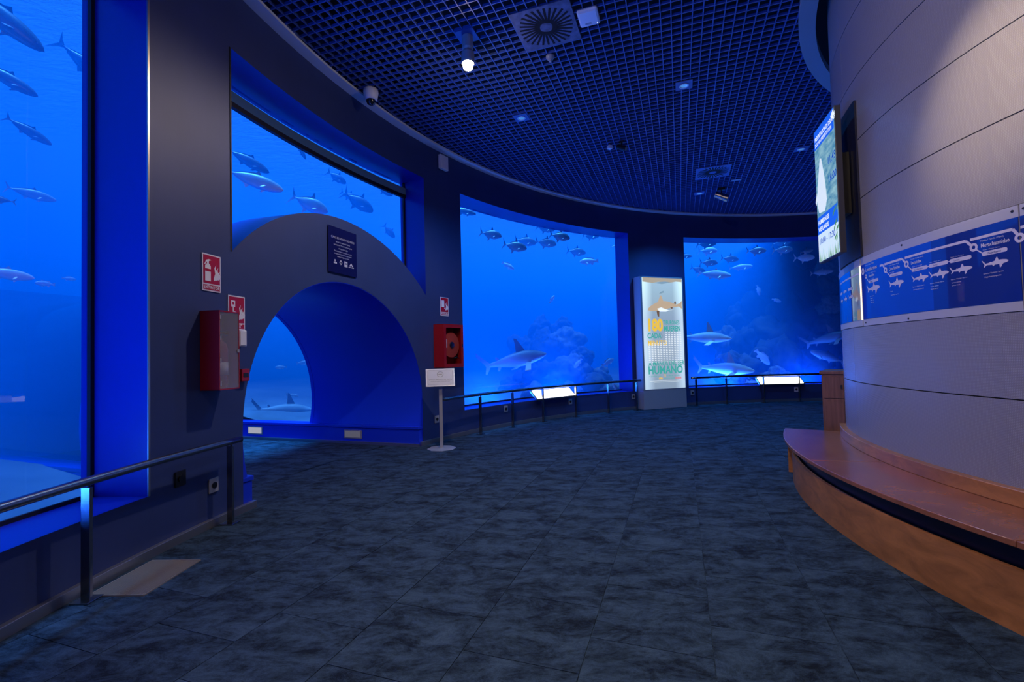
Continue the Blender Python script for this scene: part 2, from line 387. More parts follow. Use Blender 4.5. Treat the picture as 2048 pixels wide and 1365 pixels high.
for k, (ax) in enumerate((13.86, 11.57)):
    t = thing('step_light', ['lit rectangular floor light low in the tunnel plinth below the acrylic', 'dim rectangular floor light low in the tunnel plinth nearer the mouth'][k], 'floor light', T(ax, 1.64, 0.165), math.atan2(-A.y, -A.x))
    t.rotation_euler = (0, 0, math.atan2(-A.y, -A.x))
    # local x runs along the plinth, local y points into the plinth
    MB().box(-0.19, 0.19, -0.012, 0.0, -0.075, 0.075).build('bezel', 'greyp', t, bevel=0.004)
    MB().box(-0.165, 0.165, -0.016, -0.012, -0.055, 0.055).build('lens', mat('step_light_lens%d' % k, (0.3, 0.3, 0.3), 0.3, emit=(1, 0.95, 0.8), estr=(0.35, 0.06)[k]), t)

# ---- tank: back wall, sand, water
RB, ZS = 27.0, 5.25
tw = MB(); tw.arc([(t, -0.2, 6.2) for t in rng(62, 214, 60)], RB, RB + 0.2, (0, 0))
tw.arc([(61.5, -0.2, 6.2), (62.5, -0.2, 6.2)], W2, RB, (0, 0)); tw.arc([(213.5, -0.2, 6.2), (214.5, -0.2, 6.2)], W2, RB, (0, 0))
struct(tw.build('wall_tank', 'tankwall'))
def sand_z(x, y):
    r = math.hypot(x - CX, y - CY)
    return 0.16 + 0.07 * min(7, max(0, r - 11.5)) + 0.10 * noise.noise(Vector((x * 0.6, y * 0.6, 0))) + 0.03 * noise.noise(Vector((x * 2.5, y * 2.5, 3)))
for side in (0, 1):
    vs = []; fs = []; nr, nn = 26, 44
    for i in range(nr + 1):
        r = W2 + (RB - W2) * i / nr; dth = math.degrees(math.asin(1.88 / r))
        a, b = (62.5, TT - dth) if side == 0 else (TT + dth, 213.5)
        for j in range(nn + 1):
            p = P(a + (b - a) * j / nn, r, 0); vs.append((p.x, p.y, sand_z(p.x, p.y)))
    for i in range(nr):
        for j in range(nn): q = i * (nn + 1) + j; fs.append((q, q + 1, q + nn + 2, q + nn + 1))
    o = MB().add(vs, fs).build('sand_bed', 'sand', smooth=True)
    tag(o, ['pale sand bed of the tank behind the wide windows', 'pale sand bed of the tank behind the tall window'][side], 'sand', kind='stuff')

struct(arcbox(61, 85, W2 + 0.3, RB, 6.3, 6.4, 1.5).build('added_shade_slab', 'dark'))  # unseen slab added above the tank to shade the water behind the right window

# water surface seen from below
m, nt, N, L = nm('water_surface'); out = N['Material Output']; N.remove(N['Principled BSDF'])
gi = N.new('ShaderNodeNewGeometry'); mp = N.new('ShaderNodeMapping'); mp.inputs['Scale'].default_value = (1.0, 2.2, 1); mp.inputs['Rotation'].default_value = (0, 0, 0.6); L.new(gi.outputs['Position'], mp.inputs[0])
nz = N.new('ShaderNodeTexNoise'); nz.inputs['Scale'].default_value = 3.6; nz.inputs['Detail'].default_value = 6; nz.inputs['Roughness'].default_value = 0.6; nz.inputs['Distortion'].default_value = 0.6; L.new(mp.outputs[0], nz.inputs['Vector'])
bp = N.new('ShaderNodeBump'); bp.inputs['Strength'].default_value = 1.0; bp.inputs['Distance'].default_value = 0.8; L.new(nz.outputs[0], bp.inputs['Height'])
tr = N.new('ShaderNodeBsdfTransparent'); tl = N.new('ShaderNodeBsdfTranslucent'); tl.inputs[0].default_value = (0.18, 0.36, 0.5, 1); L.new(bp.outputs[0], tl.inputs['Normal'])
gl = N.new('ShaderNodeBsdfGlossy'); gl.inputs['Roughness'].default_value = 0.12; gl.inputs[0].default_value = (0.5, 0.7, 0.8, 1); L.new(bp.outputs[0], gl.inputs['Normal'])
m1 = N.new('ShaderNodeMixShader'); m1.inputs[0].default_value = 0.5; L.new(tl.outputs[0], m1.inputs[1]); L.new(gl.outputs[0], m1.inputs[2])
m2 = N.new('ShaderNodeMixShader'); m2.inputs[0].default_value = 0.30; L.new(tr.outputs[0], m2.inputs[1]); L.new(m1.outputs[0], m2.inputs[2]); L.new(m2.outputs[0], out.inputs[0])
M['wsurf'] = m
vs = []; fs = []; nr, nn = 40, 150
for i in range(nr + 1):
    for j in range(nn + 1):
        p = P(62.5 + 151 * j / nn, W2 + 0.02 + (RB - W2 - 0.02) * i / nr, ZS); vs.append((p.x, p.y, p.z + 0.03 * noise.noise(p * 0.9)))
for i in range(nr):
    for j in range(nn): q = i * (nn + 1) + j; fs.append((q, q + 1, q + nn + 2, q + nn + 1))
tag(MB().add(vs, fs).build('water_surface', 'wsurf', smooth=True), 'rippled underside of the water surface at the top of the tank', 'water surface', kind='stuff')

# body of water: a hazy blue volume with the tunnel cut out of it
m, nt, N, L = nm('tank_water'); out = N['Material Output']; N.remove(N['Principled BSDF'])
vsct = N.new('ShaderNodeVolumeScatter'); vsct.inputs['Color'].default_value = (0.002, 0.33, 1.0, 1); vsct.inputs['Density'].default_value = 0.29
vabs = N.new('ShaderNodeVolumeAbsorption'); vabs.inputs['Color'].default_value = (0.0, 0.10, 0.985, 1); vabs.inputs['Density'].default_value = 0.20
ads = N.new('ShaderNodeAddShader'); L.new(vsct.outputs[0], ads.inputs[0]); L.new(vabs.outputs[0], ads.inputs[1]); L.new(ads.outputs[0], out.inputs['Volume'])
M['water'] = m
vol = MB().arc([(t, 0.02, ZS - 0.06) for t in rng(62.6, 213.4, 90)], GR1 + 0.005, RB - 0.01, (0, 0)).build('tank_water', 'water')
ct = MB(); prof = [(1.87, -0.5), (1.87, PL)] + [((TR + 0.05) * math.cos(p0 + (math.pi - 2 * p0) * k / 32), TZ + (TR + 0.05) * math.sin(p0 + (math.pi - 2 * p0) * k / 32)) for k in range(1, 32)] + [(-1.87, PL), (-1.87, -0.5)]
k = len(prof); ct.add([T(10.0, s, z) for s, z in prof] + [T(TEND + 0.1, s, z) for s, z in prof], [tuple(range(k)), tuple(range(2 * k - 1, k - 1, -1))] + [(i, (i + 1) % k, k + (i + 1) % k, k + i) for i in range(k)])
cut = ct.build('cut', 'dark')
bmod = vol.modifiers.new('b', 'BOOLEAN'); bmod.operation = 'DIFFERENCE'; bmod.object = cut; bmod.solver = 'EXACT'
dg = bpy.context.evaluated_depsgraph_get(); nmesh = bpy.data.meshes.new_from_object(vol.evaluated_get(dg)); vol.modifiers.clear(); vol.data = nmesh
bpy.data.objects.remove(cut)
tag(vol, 'hazy blue water filling the tank behind the windows', 'water', kind='stuff')

# ================================================================== ROUND COLUMN
m, nt, N, L = nm('column_panel'); bs = N['Principled BSDF']; bs.inputs['Base Color'].default_value = (0.34, 0.33, 0.36, 1); bs.inputs['Roughness'].default_value = 0.27; bs.inputs['Specular IOR Level'].default_value = 0.5
tc = N.new('ShaderNodeTexCoord')
def wave(axis, sc):
    wv = N.new('ShaderNodeTexWave'); wv.wave_type = 'BANDS'; wv.bands_direction = axis; wv.inputs['Scale'].default_value = sc; L.new(tc.outputs['UV'], wv.inputs['Vector']); return wv
wa, wb = wave('X', 10.0), wave('Y', 10.0)
mu = N.new('ShaderNodeMath'); mu.operation = 'MULTIPLY'; L.new(wa.outputs['Fac'], mu.inputs[0]); L.new(wb.outputs['Fac'], mu.inputs[1])
bp = N.new('ShaderNodeBump'); bp.inputs['Strength'].default_value = 0.35; bp.inputs['Distance'].default_value = 0.004; L.new(mu.outputs[0], bp.inputs['Height']); L.new(bp.outputs[0], bs.inputs['Normal'])
rr_ = N.new('ShaderNodeValToRGB'); rr_.color_ramp.elements[0].color = (0.23, 0.22, 0.235, 1); rr_.color_ramp.elements[1].color = (0.32, 0.305, 0.32, 1); L.new(mu.outputs[0], rr_.inputs[0]); L.new(rr_.outputs[0], bs.inputs['Base Color'])
M['colp'] = m
ncol = 120
column = struct(MB().lathe([(RCOL - 0.03, 0.0), (RCOL - 0.03, 6.0)], (CX, CY, 0), 'z', ncol).build('wall_column', 'dark', smooth=False))
def panel(t0, t1, z0, z1):
    g = math.degrees(0.0022 / RCOL)
    mb = arcbox(t0 + g, t1 - g, RCOL, RCOL - 0.029, z0 + 0.004, z1 - 0.004, 0.8)
    o = mb.build('panel', 'colp', column)
    uv = o.data.uv_layers.new(name='UVMap')
    for lp in o.data.loops:
        v = o.data.vertices[lp.vertex_index].co; a = math.atan2(v.y - CY, v.x - CX)
        uv.data[lp.index].uv = (a * RCOL * 3.2, v.z * 3.2)
    return smooth_angle(o, 30)
rows = [(0.605, 1.15), (1.15, 1.69), (1.69, 2.33), (2.33, 2.885), (2.885, 3.44), (3.44, 4.03), (4.03, 4.63), (4.63, 5.22), (5.22, 5.9)]
for (z0, z1) in rows:
    for (a, b) in ((100, 128), (128, 157), (157, 186), (186, 214), (214, 242)): panel(a, b, z0, z1)

# ---- curved wooden bench
def wood(name, c, rough, sc=(1, 1, 1), coat=0.3, dirz=False):
    m, nt, N, L = nm(name); b = N['Principled BSDF']; b.inputs['Roughness'].default_value = rough; b.inputs['Coat Weight'].default_value = coat; b.inputs['Coat Roughness'].default_value = 0.25
    tc = N.new('ShaderNodeTexCoord'); mp = N.new('ShaderNodeMapping'); mp.inputs['Scale'].default_value = sc; L.new(tc.outputs['Object'], mp.inputs[0])
    n = N.new('ShaderNodeTexNoise'); n.inputs['Scale'].default_value = 3.0; n.inputs['Detail'].default_value = 7; n.inputs['Roughness'].default_value = 0.65; n.inputs['Distortion'].default_value = 0.8; L.new(mp.outputs[0], n.inputs['Vector'])
    r = N.new('ShaderNodeValToRGB'); r.color_ramp.elements[0].position = 0.32; r.color_ramp.elements[1].position = 0.68
    r.color_ramp.elements[0].color = (*[x * 0.62 for x in c], 1); r.color_ramp.elements[1].color = (*[x * 1.25 for x in c], 1); L.new(n.outputs[0], r.inputs[0]); L.new(r.outputs[0], b.inputs['Base Color'])
    return m
M['wood'] = wood('bench_wood', (0.42, 0.165, 0.045), 0.36, (1, 1, 3), 0.25)
M['woodt'] = wood('bench_seat_wood', (0.30, 0.105, 0.045), 0.25, (1, 1, 1), 0.5)
M['woodd'] = wood('desk_wood', (0.20, 0.085, 0.05), 0.45, (9, 9, 0.5), 0.1)
bench = thing('bench', 'curved varnished wooden bench around the foot of the grey column', 'bench', P(165, 4.7, 0))
def bchild(o): o.parent = bench; o.matrix_parent_inverse = Matrix.Translation(bench.location).inverted(); return o
SZ = 0.51
for (a, b) in ((145.0, 166.4), (166.4, 187), (187, 208), (208, 232)):
    g = math.degrees(0.0015 / 5)
    mb = arcbox(a + g, b - g, 5.03, 4.43, SZ - 0.035, SZ, 0.8); bchild(smooth_angle(mb.build('seat_board', 'woodt', bevel=0.004)))
for (a, b) in ((147.2, 176), (176, 204), (204, 230)):
    bchild(smooth_angle(arcbox(a, b, 4.95, 4.92, 0.0, 0.335, 0.8).build('front_panel', 'wood')))
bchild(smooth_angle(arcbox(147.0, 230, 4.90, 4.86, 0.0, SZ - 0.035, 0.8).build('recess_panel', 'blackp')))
bchild(smooth_angle(arcbox(145.0, 230, 4.47, 4.405, SZ, 0.61, 0.8).build('back_skirting', 'wood', bevel=0.004)))
bchild(arcbox(145.6, 146.6, 5.0, 4.5, 0.0, SZ - 0.035, 1).build('end_support', 'wood', bevel=0.003))
# ---- wooden desk beside the bench end
loc, rz = on_col(139.2, 4.52, 0.0)
desk = thing('desk', 'tall narrow dark wooden desk standing behind the end of the bench', 'desk', loc, rz)
MB().box(-0.55, 0.06, -0.14, 0.10, 0.0, 1.16).build('body', 'woodd', desk, bevel=0.004)
MB().box(-0.57, 0.08, -0.16, 0.11, 1.16, 1.20).build('top', 'woodd', desk, bevel=0.004)
d = MB().box(0.06, 0.075, -0.12, 0.09, 0.86, 1.13).build('upper_door', 'woodd', desk, bevel=0.002)
MB().box(0.075, 0.09, 0.06, 0.075, 0.98, 1.03).build('lock', 'blackp', d)
MB().box(0.06, 0.072, -0.12, 0.09, 0.03, 0.85).build('lower_door', 'woodd', desk, bevel=0.002)

# ================================================================== HANDRAILS
def handrail(label, t0, t1, posts, ro=10.13):
    loc = P((t0 + t1) / 2, 10.2, 0)
    t = thing('handrail', label, 'handrail', loc)
    inv = Matrix.Translation(loc).inverted()
    def ch(o): o.parent = t; o.matrix_parent_inverse = inv; return o
    n = max(3, int(abs(t1 - t0) / 1.2))
    ch(MB().tube([P(a, ro - 0.03, 0.765) for a in rng(t0, t1, n)], 0.029, 16).build('rail', 'steel', smooth=True))
    for a in posts:
        c = P(a, ro, 0); e1 = (P(a, ro + 1, 0) - c); e2 = Vector((-e1.y, e1.x, 0))
        def obx(u0, u1, v0, v1, z0, z1):
            q = lambda u, v, z: c + e1 * u + e2 * v + Vector((0, 0, z))
            return ([q(u0, v0, z0), q(u1, v0, z0), q(u1, v1, z0), q(u0, v1, z0), q(u0, v0, z1), q(u1, v0, z1), q(u1, v1, z1), q(u0, v1, z1)], [(0, 3, 2, 1), (4, 5, 6, 7), (0, 1, 5, 4), (1, 2, 6, 5), (2, 3, 7, 6), (3, 0, 4, 7)])
        po = ch(MB().add(*obx(-0.03, 0.03, -0.012, 0.012, 0.0, 0.72)).build('post', 'steel', bevel=0.003))
        fp = MB().add(*obx(-0.06, 0.06, -0.06, 0.06, 0.004, 0.014)).build('foot_plate', 'steel', bevel=0.003); fp.parent = po
        sd = MB().tube([c + Vector((0, 0, 0.71)), P(a, ro - 0.03, 0.755)], 0.009, 8).build('saddle', 'steel'); sd.parent = po
    return t
handrail('steel handrail in front of the tall window by the fire extinguisher box', 200, 171.45, [172.0, 179.7, 188, 196], 10.235)
handrail('steel handrail before the wide window between hose cabinet and lit totem', 149.5, 114.5, [143.3, 137.8, 132.4, 126.4, 120.4, 115.2])
handrail('steel handrail before the window right of the lit totem', 105.3, 76, [104.4, 99.2, 93.0, 87.4, 81])

# lit reading desks hung on the rails
M['lit'] = mat('lit_panel', (0.9, 0.9, 0.85), 0.3, emit=(1.0, 0.95, 0.80), estr=3.0)
for (tc_, lab) in ((129.6, 'lit white sloping information panel hung below the rail of the wide window'), (89.9, 'lit white sloping information panel below the rail right of the totem')):
    loc, rz = on_wall(tc_, 10.272, 0.60)
    t = thing('information_panel', lab, 'info panel', loc, rz, None)
    tilt = math.atan2(0.17, 0.20); c_, s_ = math.cos(tilt), math.sin(tilt)
    def slab(x0, x1, a0, a1, d0, d1):            # a runs up the slope, d along its normal towards the viewer
        q = lambda x, a, d: (x, a * c_ - d * s_, a * s_ + d * c_)
        return MB().add([q(x0, a0, d0), q(x1, a0, d0), q(x1, a1, d0), q(x0, a1, d0), q(x0, a0, d1), q(x1, a0, d1), q(x1, a1, d1), q(x0, a1, d1)], [(0, 3, 2, 1), (4, 5, 6, 7), (0, 1, 5, 4), (1, 2, 6, 5), (2, 3, 7, 6), (3, 0, 4, 7)])
    slab(-0.63, 0.63, -0.15, 0.15, -0.04, 0.0).build('housing', 'steel', t, bevel=0.006)
    slab(-0.60, 0.60, -0.13, 0.13, 0.001, 0.006).build('lit_sheet', 'lit', t)
    for x in (-0.45, 0.45): MB().box(x - 0.02, x + 0.02, -0.02, 0.10, -0.10, -0.06).build('bracket', 'steel', t)

# ================================================================== FIRE EQUIPMENT AND SIGNS ON THE WALL
def flames(mb, x, z, h, y, mi):
    for k, (dx, hh) in enumerate(((0, 1.0), (0.16, 0.8), (0.30, 0.55))):
        w_ = h * 0.16; x0 = x + dx * h; z0 = z + dx * h * 0.25
        mb.poly([(x0, z0), (x0 + w_, z0 + h * 0.1), (x0 + w_ * 1.5, z0 + hh * h * 0.5), (x0 + w_ * 0.7, z0 + hh * h * 0.75), (x0 + w_ * 1.0, z0 + hh * h), (x0 + w_ * 0.1, z0 + hh * h * 0.78), (x0 + w_ * 0.5, z0 + hh * h * 0.45), (x0 - w_ * 0.3, z0 + h * 0.12)], y, mi)
def fire_sign(name, label, th, zc, w_, h, kind, caption):
    loc, rz = on_wall(th, RW - 0.006, zc)
    t = thing(name, label, 'sign', loc, rz)
    MB().box(-w_ / 2, w_ / 2, -0.003, 0.004, -h / 2, h / 2).build('board', 'white', t)
    m_ = w_ * 0.055; zb = -h / 2 + h * 0.17
    MB().box(-w_ / 2 + m_, w_ / 2 - m_, -0.0045, -0.003, zb + m_, h / 2 - m_).build('red_field', 'signred', t)
    MB().box(-w_ / 2 + m_, w_ / 2 - m_, -0.0045, -0.003, -h / 2 + m_, zb).build('caption_field', 'signred', t)
    p = MB(); y = -0.0058
    if kind == 'ext':
        p.poly([(-0.36 * w_, zb + 0.1 * h), (-0.06 * w_, zb + 0.1 * h), (-0.06 * w_, zb + 0.5 * h), (-0.12 * w_, zb + 0.56 * h), (-0.30 * w_, zb + 0.56 * h), (-0.36 * w_, zb + 0.5 * h)], y)
        p.poly([(-0.26 * w_, zb + 0.56 * h), (-0.16 * w_, zb + 0.56 * h), (-0.16 * w_, zb + 0.64 * h), (-0.02 * w_, zb + 0.68 * h), (-0.16 * w_, zb + 0.69 * h), (-0.3 * w_, zb + 0.66 * h), (-0.40 * w_, zb + 0.54 * h), (-0.36 * w_, zb + 0.53 * h), (-0.28 * w_, zb + 0.61 * h), (-0.26 * w_, zb + 0.61 * h)], y)
        p.poly([(-0.36 * w_, zb + 0.36 * h), (-0.06 * w_, zb + 0.36 * h), (-0.06 * w_, zb + 0.43 * h), (-0.36 * w_, zb + 0.43 * h)], y - 0.0006, 1)
    elif kind == 'push':
        p.poly([(-0.34 * w_, zb + 0.5 * h), (-0.1 * w_, zb + 0.5 * h), (-0.1 * w_, zb + 0.68 * h), (-0.34 * w_, zb + 0.68 * h)], y)
        p.poly(disc(-0.22 * w_, zb + 0.6 * h, 0.06 * w_), y - 0.0006, 1)
        p.poly([(-0.25 * w_, zb + 0.55 * h), (-0.19 * w_, zb + 0.55 * h), (-0.19 * w_, zb + 0.38 * h), (0.02 * w_, zb + 0.34 * h), (0.02 * w_, zb + 0.16 * h), (-0.30 * w_, zb + 0.16 * h), (-0.38 * w_, zb + 0.32 * h), (-0.25 * w_, zb + 0.34 * h)], y - 0.001)
    else:
        p.poly([(-0.38 * w_, zb + 0.3 * h), (-0.04 * w_, zb + 0.3 * h), (-0.04 * w_, zb + 0.66 * h), (-0.38 * w_, zb + 0.66 * h)], y)
        p.poly(disc(0.0, zb + 0.24 * h, 0.05 * w_), y)
    flames(p, 0.12 * w_, zb + 0.12 * h, 0.46 * h, y, 0)
    p.build('pictogram', ['offwhite', 'signred'], t, fix=False)
    q = MB()
    ls = caption.split('\n')
    for i, s in enumerate(ls): put_text(q, s, 0, -h / 2 + m_ * 1.9 + (len(ls) - 1 - i) * 0.062 * h, (0.175 * w_ if len(ls) == 1 else 0.12 * w_), -0.0056, 'CENTER', 0.02)
    q.build('caption', 'offwhite', t, fix=False)
    return t
fire_sign('fire_extinguisher_sign', 'red and white sign with extinguisher pictogram reading EXTINTOR above the box', 172.36, 2.335, 0.226, 0.345, 'ext', 'EXTINTOR')
fire_sign('fire_alarm_sign', 'red and white fire alarm push button sign partly behind the extinguisher box', 170.6, 1.99, 0.226, 0.34, 'push', 'PULSADOR\nALARMA')
fire_sign('fire_hose_sign', 'small red and white fire hose sign above the hose cabinet', 147.15, 2.42, 0.22, 0.34, 'hose', 'MANGUERA')
# extinguisher cabinet
loc, rz = on_wall(172.42, 10.365, 1.25)
t = thing('extinguisher_cabinet', 'red box with scuffed clear door for a fire extinguisher on the navy wall', 'fire cabinet', loc, rz)
W_, H_, D_ = 0.255, 0.72, 0.185
b = MB(); b.box(-W_ / 2, W_ / 2, -0.012, 0, 0, H_); b.box(-W_ / 2, -W_ / 2 + 0.006, -D_, -0.012, 0, H_); b.box(W_ / 2 - 0.006, W_ / 2, -D_, -0.012, 0, H_); b.box(-W_ / 2, W_ / 2, -D_, -0.012, H_ - 0.006, H_); b.box(-W_ / 2, W_ / 2, -D_, -0.012, 0, 0.006)
b.build('case', 'red', t)
dr = MB().box(-W_ / 2 + 0.008, W_ / 2 - 0.008, -D_ - 0.004, -D_ + 0.002, 0.012, H_ - 0.012).build('door', 'frost', t)
f_ = MB(); f_.box(-W_ / 2, W_ / 2, -D_ - 0.006, -D_, 0, 0.012); f_.box(-W_ / 2, W_ / 2, -D_ - 0.006, -D_, H_ - 0.012, H_); f_.box(-W_ / 2, -W_ / 2 + 0.008, -D_ - 0.006, -D_, 0, H_); f_.box(W_ / 2 - 0.008, W_ / 2, -D_ - 0.006, -D_, 0, H_)
f_.build('door_frame', 'red', t)
for z in (0.06, 0.27, 0.47, 0.66): MB().box(-W_ / 2 + 0.010, -W_ / 2 + 0.024, -D_ - 0.008, -D_ - 0.003, z - 0.02, z + 0.02).build('hinge', 'greyp', t)
MB().box(W_ / 2 - 0.03, W_ / 2 - 0.006, -D_ - 0.012, -D_ - 0.003, 0.34, 0.37).build('latch', 'greyp', t)
# extinguisher inside
e_ = thing('fire_extinguisher', 'red fire extinguisher standing inside the clear-fronted box', 'fire extinguisher', P(172.42, 10.365 - 0.09, 1.262), rz)
MB().lathe([(0.06, 0.0), (0.068, 0.01), (0.068, 0.36), (0.055, 0.41), (0.022, 0.44), (0.022, 0.46)], n=24).build('cylinder', 'red', e_, smooth=True)
MB().lathe([(0.069, 0.12), (0.069, 0.24)], n=24).build('label_band', 'offwhite', e_, smooth=True)
hb = MB(); hb.lathe([(0.02, 0.46), (0.02, 0.49)], n=12); hb.box(-0.015, 0.09, -0.012, 0.012, 0.49, 0.50); hb.box(-0.015, 0.10, -0.012, 0.012, 0.52, 0.53); hb.build('valve', 'blackp', e_)
MB().tube([(-0.02, 0, 0.475), (-0.07, 0, 0.44), (-0.083, 0, 0.3), (-0.083, 0, 0.12)], 0.009, 8).build('hose', 'blackp', e_, smooth=True)
# alarm call point and white junction box
loc, rz = on_wall(170.25, 10.365, 1.305)
t = thing('alarm_call_point', 'small red fire alarm call point on the wall beside the tunnel mouth', 'alarm button', loc, rz)
MB().box(-0.055, 0.055, -0.05, 0, 0, 0.125).build('case', 'red', t, bevel=0.006)
MB().box(-0.035, 0.035, -0.055, -0.048, 0.04, 0.085).build('button_window', 'blackp', t, bevel=0.003)
loc, rz = on_wall(170.5, 10.365, 1.655)
t = thing('junction_box', 'small white plastic box on the wall beside the extinguisher box', 'box', loc, rz)
MB().box(-0.05, 0.05, -0.06, 0, 0, 0.16).build('case', 'white', t, bevel=0.006)
MB().box(-0.04, 0.04, -0.064, -0.06, 0.01, 0.15).build('lid', 'white', t, bevel=0.004)
# memorial plaque over the tunnel
loc, rz = on_wall(160.72, 10.352, 2.97)
t = thing('plaque', 'dark blue plaque with pale lettering and logos above the tunnel mouth', 'plaque', loc, rz)
MB().box(-0.29, 0.29, -0.006, 0.0, -0.31, 0.31).build('board', 'plaque', t, bevel=0.002)
q = MB()
for (s, z, sz) in (('CÚPULA DE LAS AVES Y LAS TIERRAS', 0.155, 0.040), ('obra de los maestros de Valencia', 0.105, 0.030), ('con la ayuda del "Proyecto", una investigación', 0.065, 0.028), ('a lo largo de los siglos', 0.020, 0.030), ('Obra de investigación y proyectos necesarios', -0.020, 0.027), ('de responsabilidad a la conservación general', -0.055, 0.027), ('científica, divulgativa y cultural', -0.090, 0.028)):
    q = MB(); put_text(q, s, 0, z, sz, -0.0075, 'CENTER', 0.0, squeeze=0.72); q.build('text_line', 'ptext', t, fix=False)
q = MB(); q.box(-0.175, -0.155, -0.0082, -0.0072, -0.16, -0.13); q.box(-0.19, -0.13, -0.0082, -0.0072, -0.185, -0.165); q.build('logo', ['ptext', 'plaque'], t, fix=False); q = MB()
q.poly([(-0.05, -0.12), (-0.02, -0.155), (-0.05, -0.19), (-0.08, -0.155)], -0.0078); q.poly([(-0.05, -0.14), (-0.035, -0.157), (-0.05, -0.175), (-0.065, -0.157)], -0.0084, 1); q.build('logo', ['ptext', 'plaque'], t, fix=False); q = MB()
q.box(0.02, 0.085, -0.0082, -0.0072, -0.20, -0.125); q.box(0.035, 0.07, -0.0088, -0.0083, -0.165, -0.148, 1); q.build('logo', ['ptext', 'plaque'], t, fix=False); q = MB()
q.poly([(0.12, -0.175), (0.165, -0.13), (0.21, -0.175), (0.18, -0.175), (0.165, -0.155), (0.15, -0.175)], -0.0078); q.box(0.11, 0.22, -0.0082, -0.0072, -0.195, -0.185)
q.build('logo', ['ptext', 'plaque'], t, fix=False)
# hose reel cabinet
loc, rz = on_wall(147.35, 10.365, 1.31)
t = thing('hose_cabinet', 'red fire hose cabinet with glass front on the wall between the windows', 'fire cabinet', loc, rz)
W_, H_, D_ = 0.54, 0.77, 0.22
b = MB(); b.box(-W_ / 2, W_ / 2, -0.012, 0, 0, H_); b.box(-W_ / 2, -W_ / 2 + 0.008, -D_, -0.012, 0, H_); b.box(W_ / 2 - 0.008, W_ / 2, -D_, -0.012, 0, H_); b.box(-W_ / 2, W_ / 2, -D_, -0.012, H_ - 0.008, H_); b.box(-W_ / 2, W_ / 2, -D_, -0.012, 0, 0.008)
b.build('case', 'red', t)
f_ = MB(); fw = 0.062
for (a0, a1, c0, c1) in ((-W_ / 2, W_ / 2, 0, fw), (-W_ / 2, W_ / 2, H_ - fw, H_), (-W_ / 2, -W_ / 2 + fw, fw, H_ - fw), (W_ / 2 - fw, W_ / 2, fw, H_ - fw)): f_.box(a0, a1, -D_ - 0.018, -D_, c0, c1)
f_.build('door_frame', 'red', t)
MB().box(-W_ / 2 + fw, W_ / 2 - fw, -D_ - 0.010, -D_ - 0.006, fw, H_ - fw).build('door_glass', 'clear', t)
MB().box(W_ / 2 - 0.045, W_ / 2 - 0.02, -D_ - 0.026, -D_ - 0.018, 0.36, 0.42).build('latch', 'steel', t)
h_ = thing('hose_reel', 'red hose reel with grey hose inside the glass-fronted cabinet', 'hose reel', P(147.35, 10.365, 1.31) + Vector((0, 0, 0.40)), rz)
MB().lathe([(0.04, -0.03), (0.225, -0.035), (0.23, -0.045), (0.04, -0.05)], axis='y', n=36).build('rear_disc', 'red', h_)
MB().lathe([(0.04, -0.155), (0.215, -0.16), (0.225, -0.175), (0.08, -0.185), (0.03, -0.185)], axis='y', n=36).build('front_disc', mat('reel_orange_red', (0.62, 0.07, 0.04), 0.35), h_, smooth=False)
MB().lathe([(0.06, -0.185), (0.055, -0.20), (0.02, -0.202)], axis='y', n=20).build('hub', 'steel', h_)
hp_ = [(0.185 * math.cos(a), -0.065 - 0.022 * (a / (2 * math.pi) % 4), 0.185 * math.sin(a)) for a in rng(0, 8 * math.pi, 120)]
MB().tube(hp_, 0.017, 8).build('hose', 'greyp', h_, smooth=True)
MB().tube([(0.05, -0.19, -0.24), (0.12, -0.2, -0.22), (0.18, -0.2, -0.245)], [0.015, 0.012, 0.008], 8).build('nozzle', 'blackp', h_, smooth=True)
MB().box(-0.205, -0.15, -0.205, -0.20, -0.05, 0.10).build('paper_tag', 'offwhite', h_)

# wall sockets
socks = [(174.4, 0.53, 'black', 'small black wall socket under the tall window end'), (172.32, 0.37, 'grey', 'grey socket plate behind the end post of the left handrail'),
         (148.67, 0.40, 'grey', 'grey socket plate on the wall behind the sign stand'), (137.6, 0.37, 'grey', 'grey wall socket below the wide window nearest the hose cabinet'),
         (126.2, 0.35, 'grey', 'grey wall socket below the wide window under the lit panel'), (114.75, 0.33, 'grey', 'grey wall socket at the foot of the wall beside the totem'),
         (104.2, 0.34, 'grey', 'grey wall socket close to the right side of the totem'), (87.2, 0.33, 'white', 'pale socket box with dark plug beneath the right lit panel')]
for (th, z, c, lab) in socks:
    loc, rz = on_wall(th, 10.365, z); t = thing('wall_socket', lab, 'socket', loc, rz)
    k = {'black': 'blackp', 'grey': 'greyp', 'white': 'white'}[c]
    MB().box(-0.055, 0.055, -0.012, 0, -0.065, 0.065).build('plate', k, t, bevel=0.003)
    MB().lathe([(0.03, -0.02), (0.028, -0.012)], axis='y', n=16).build('outlet', 'blackp', t)

M['alu'] = mat('matt_aluminium', (0.42, 0.43, 0.44), 0.45, 0.35)
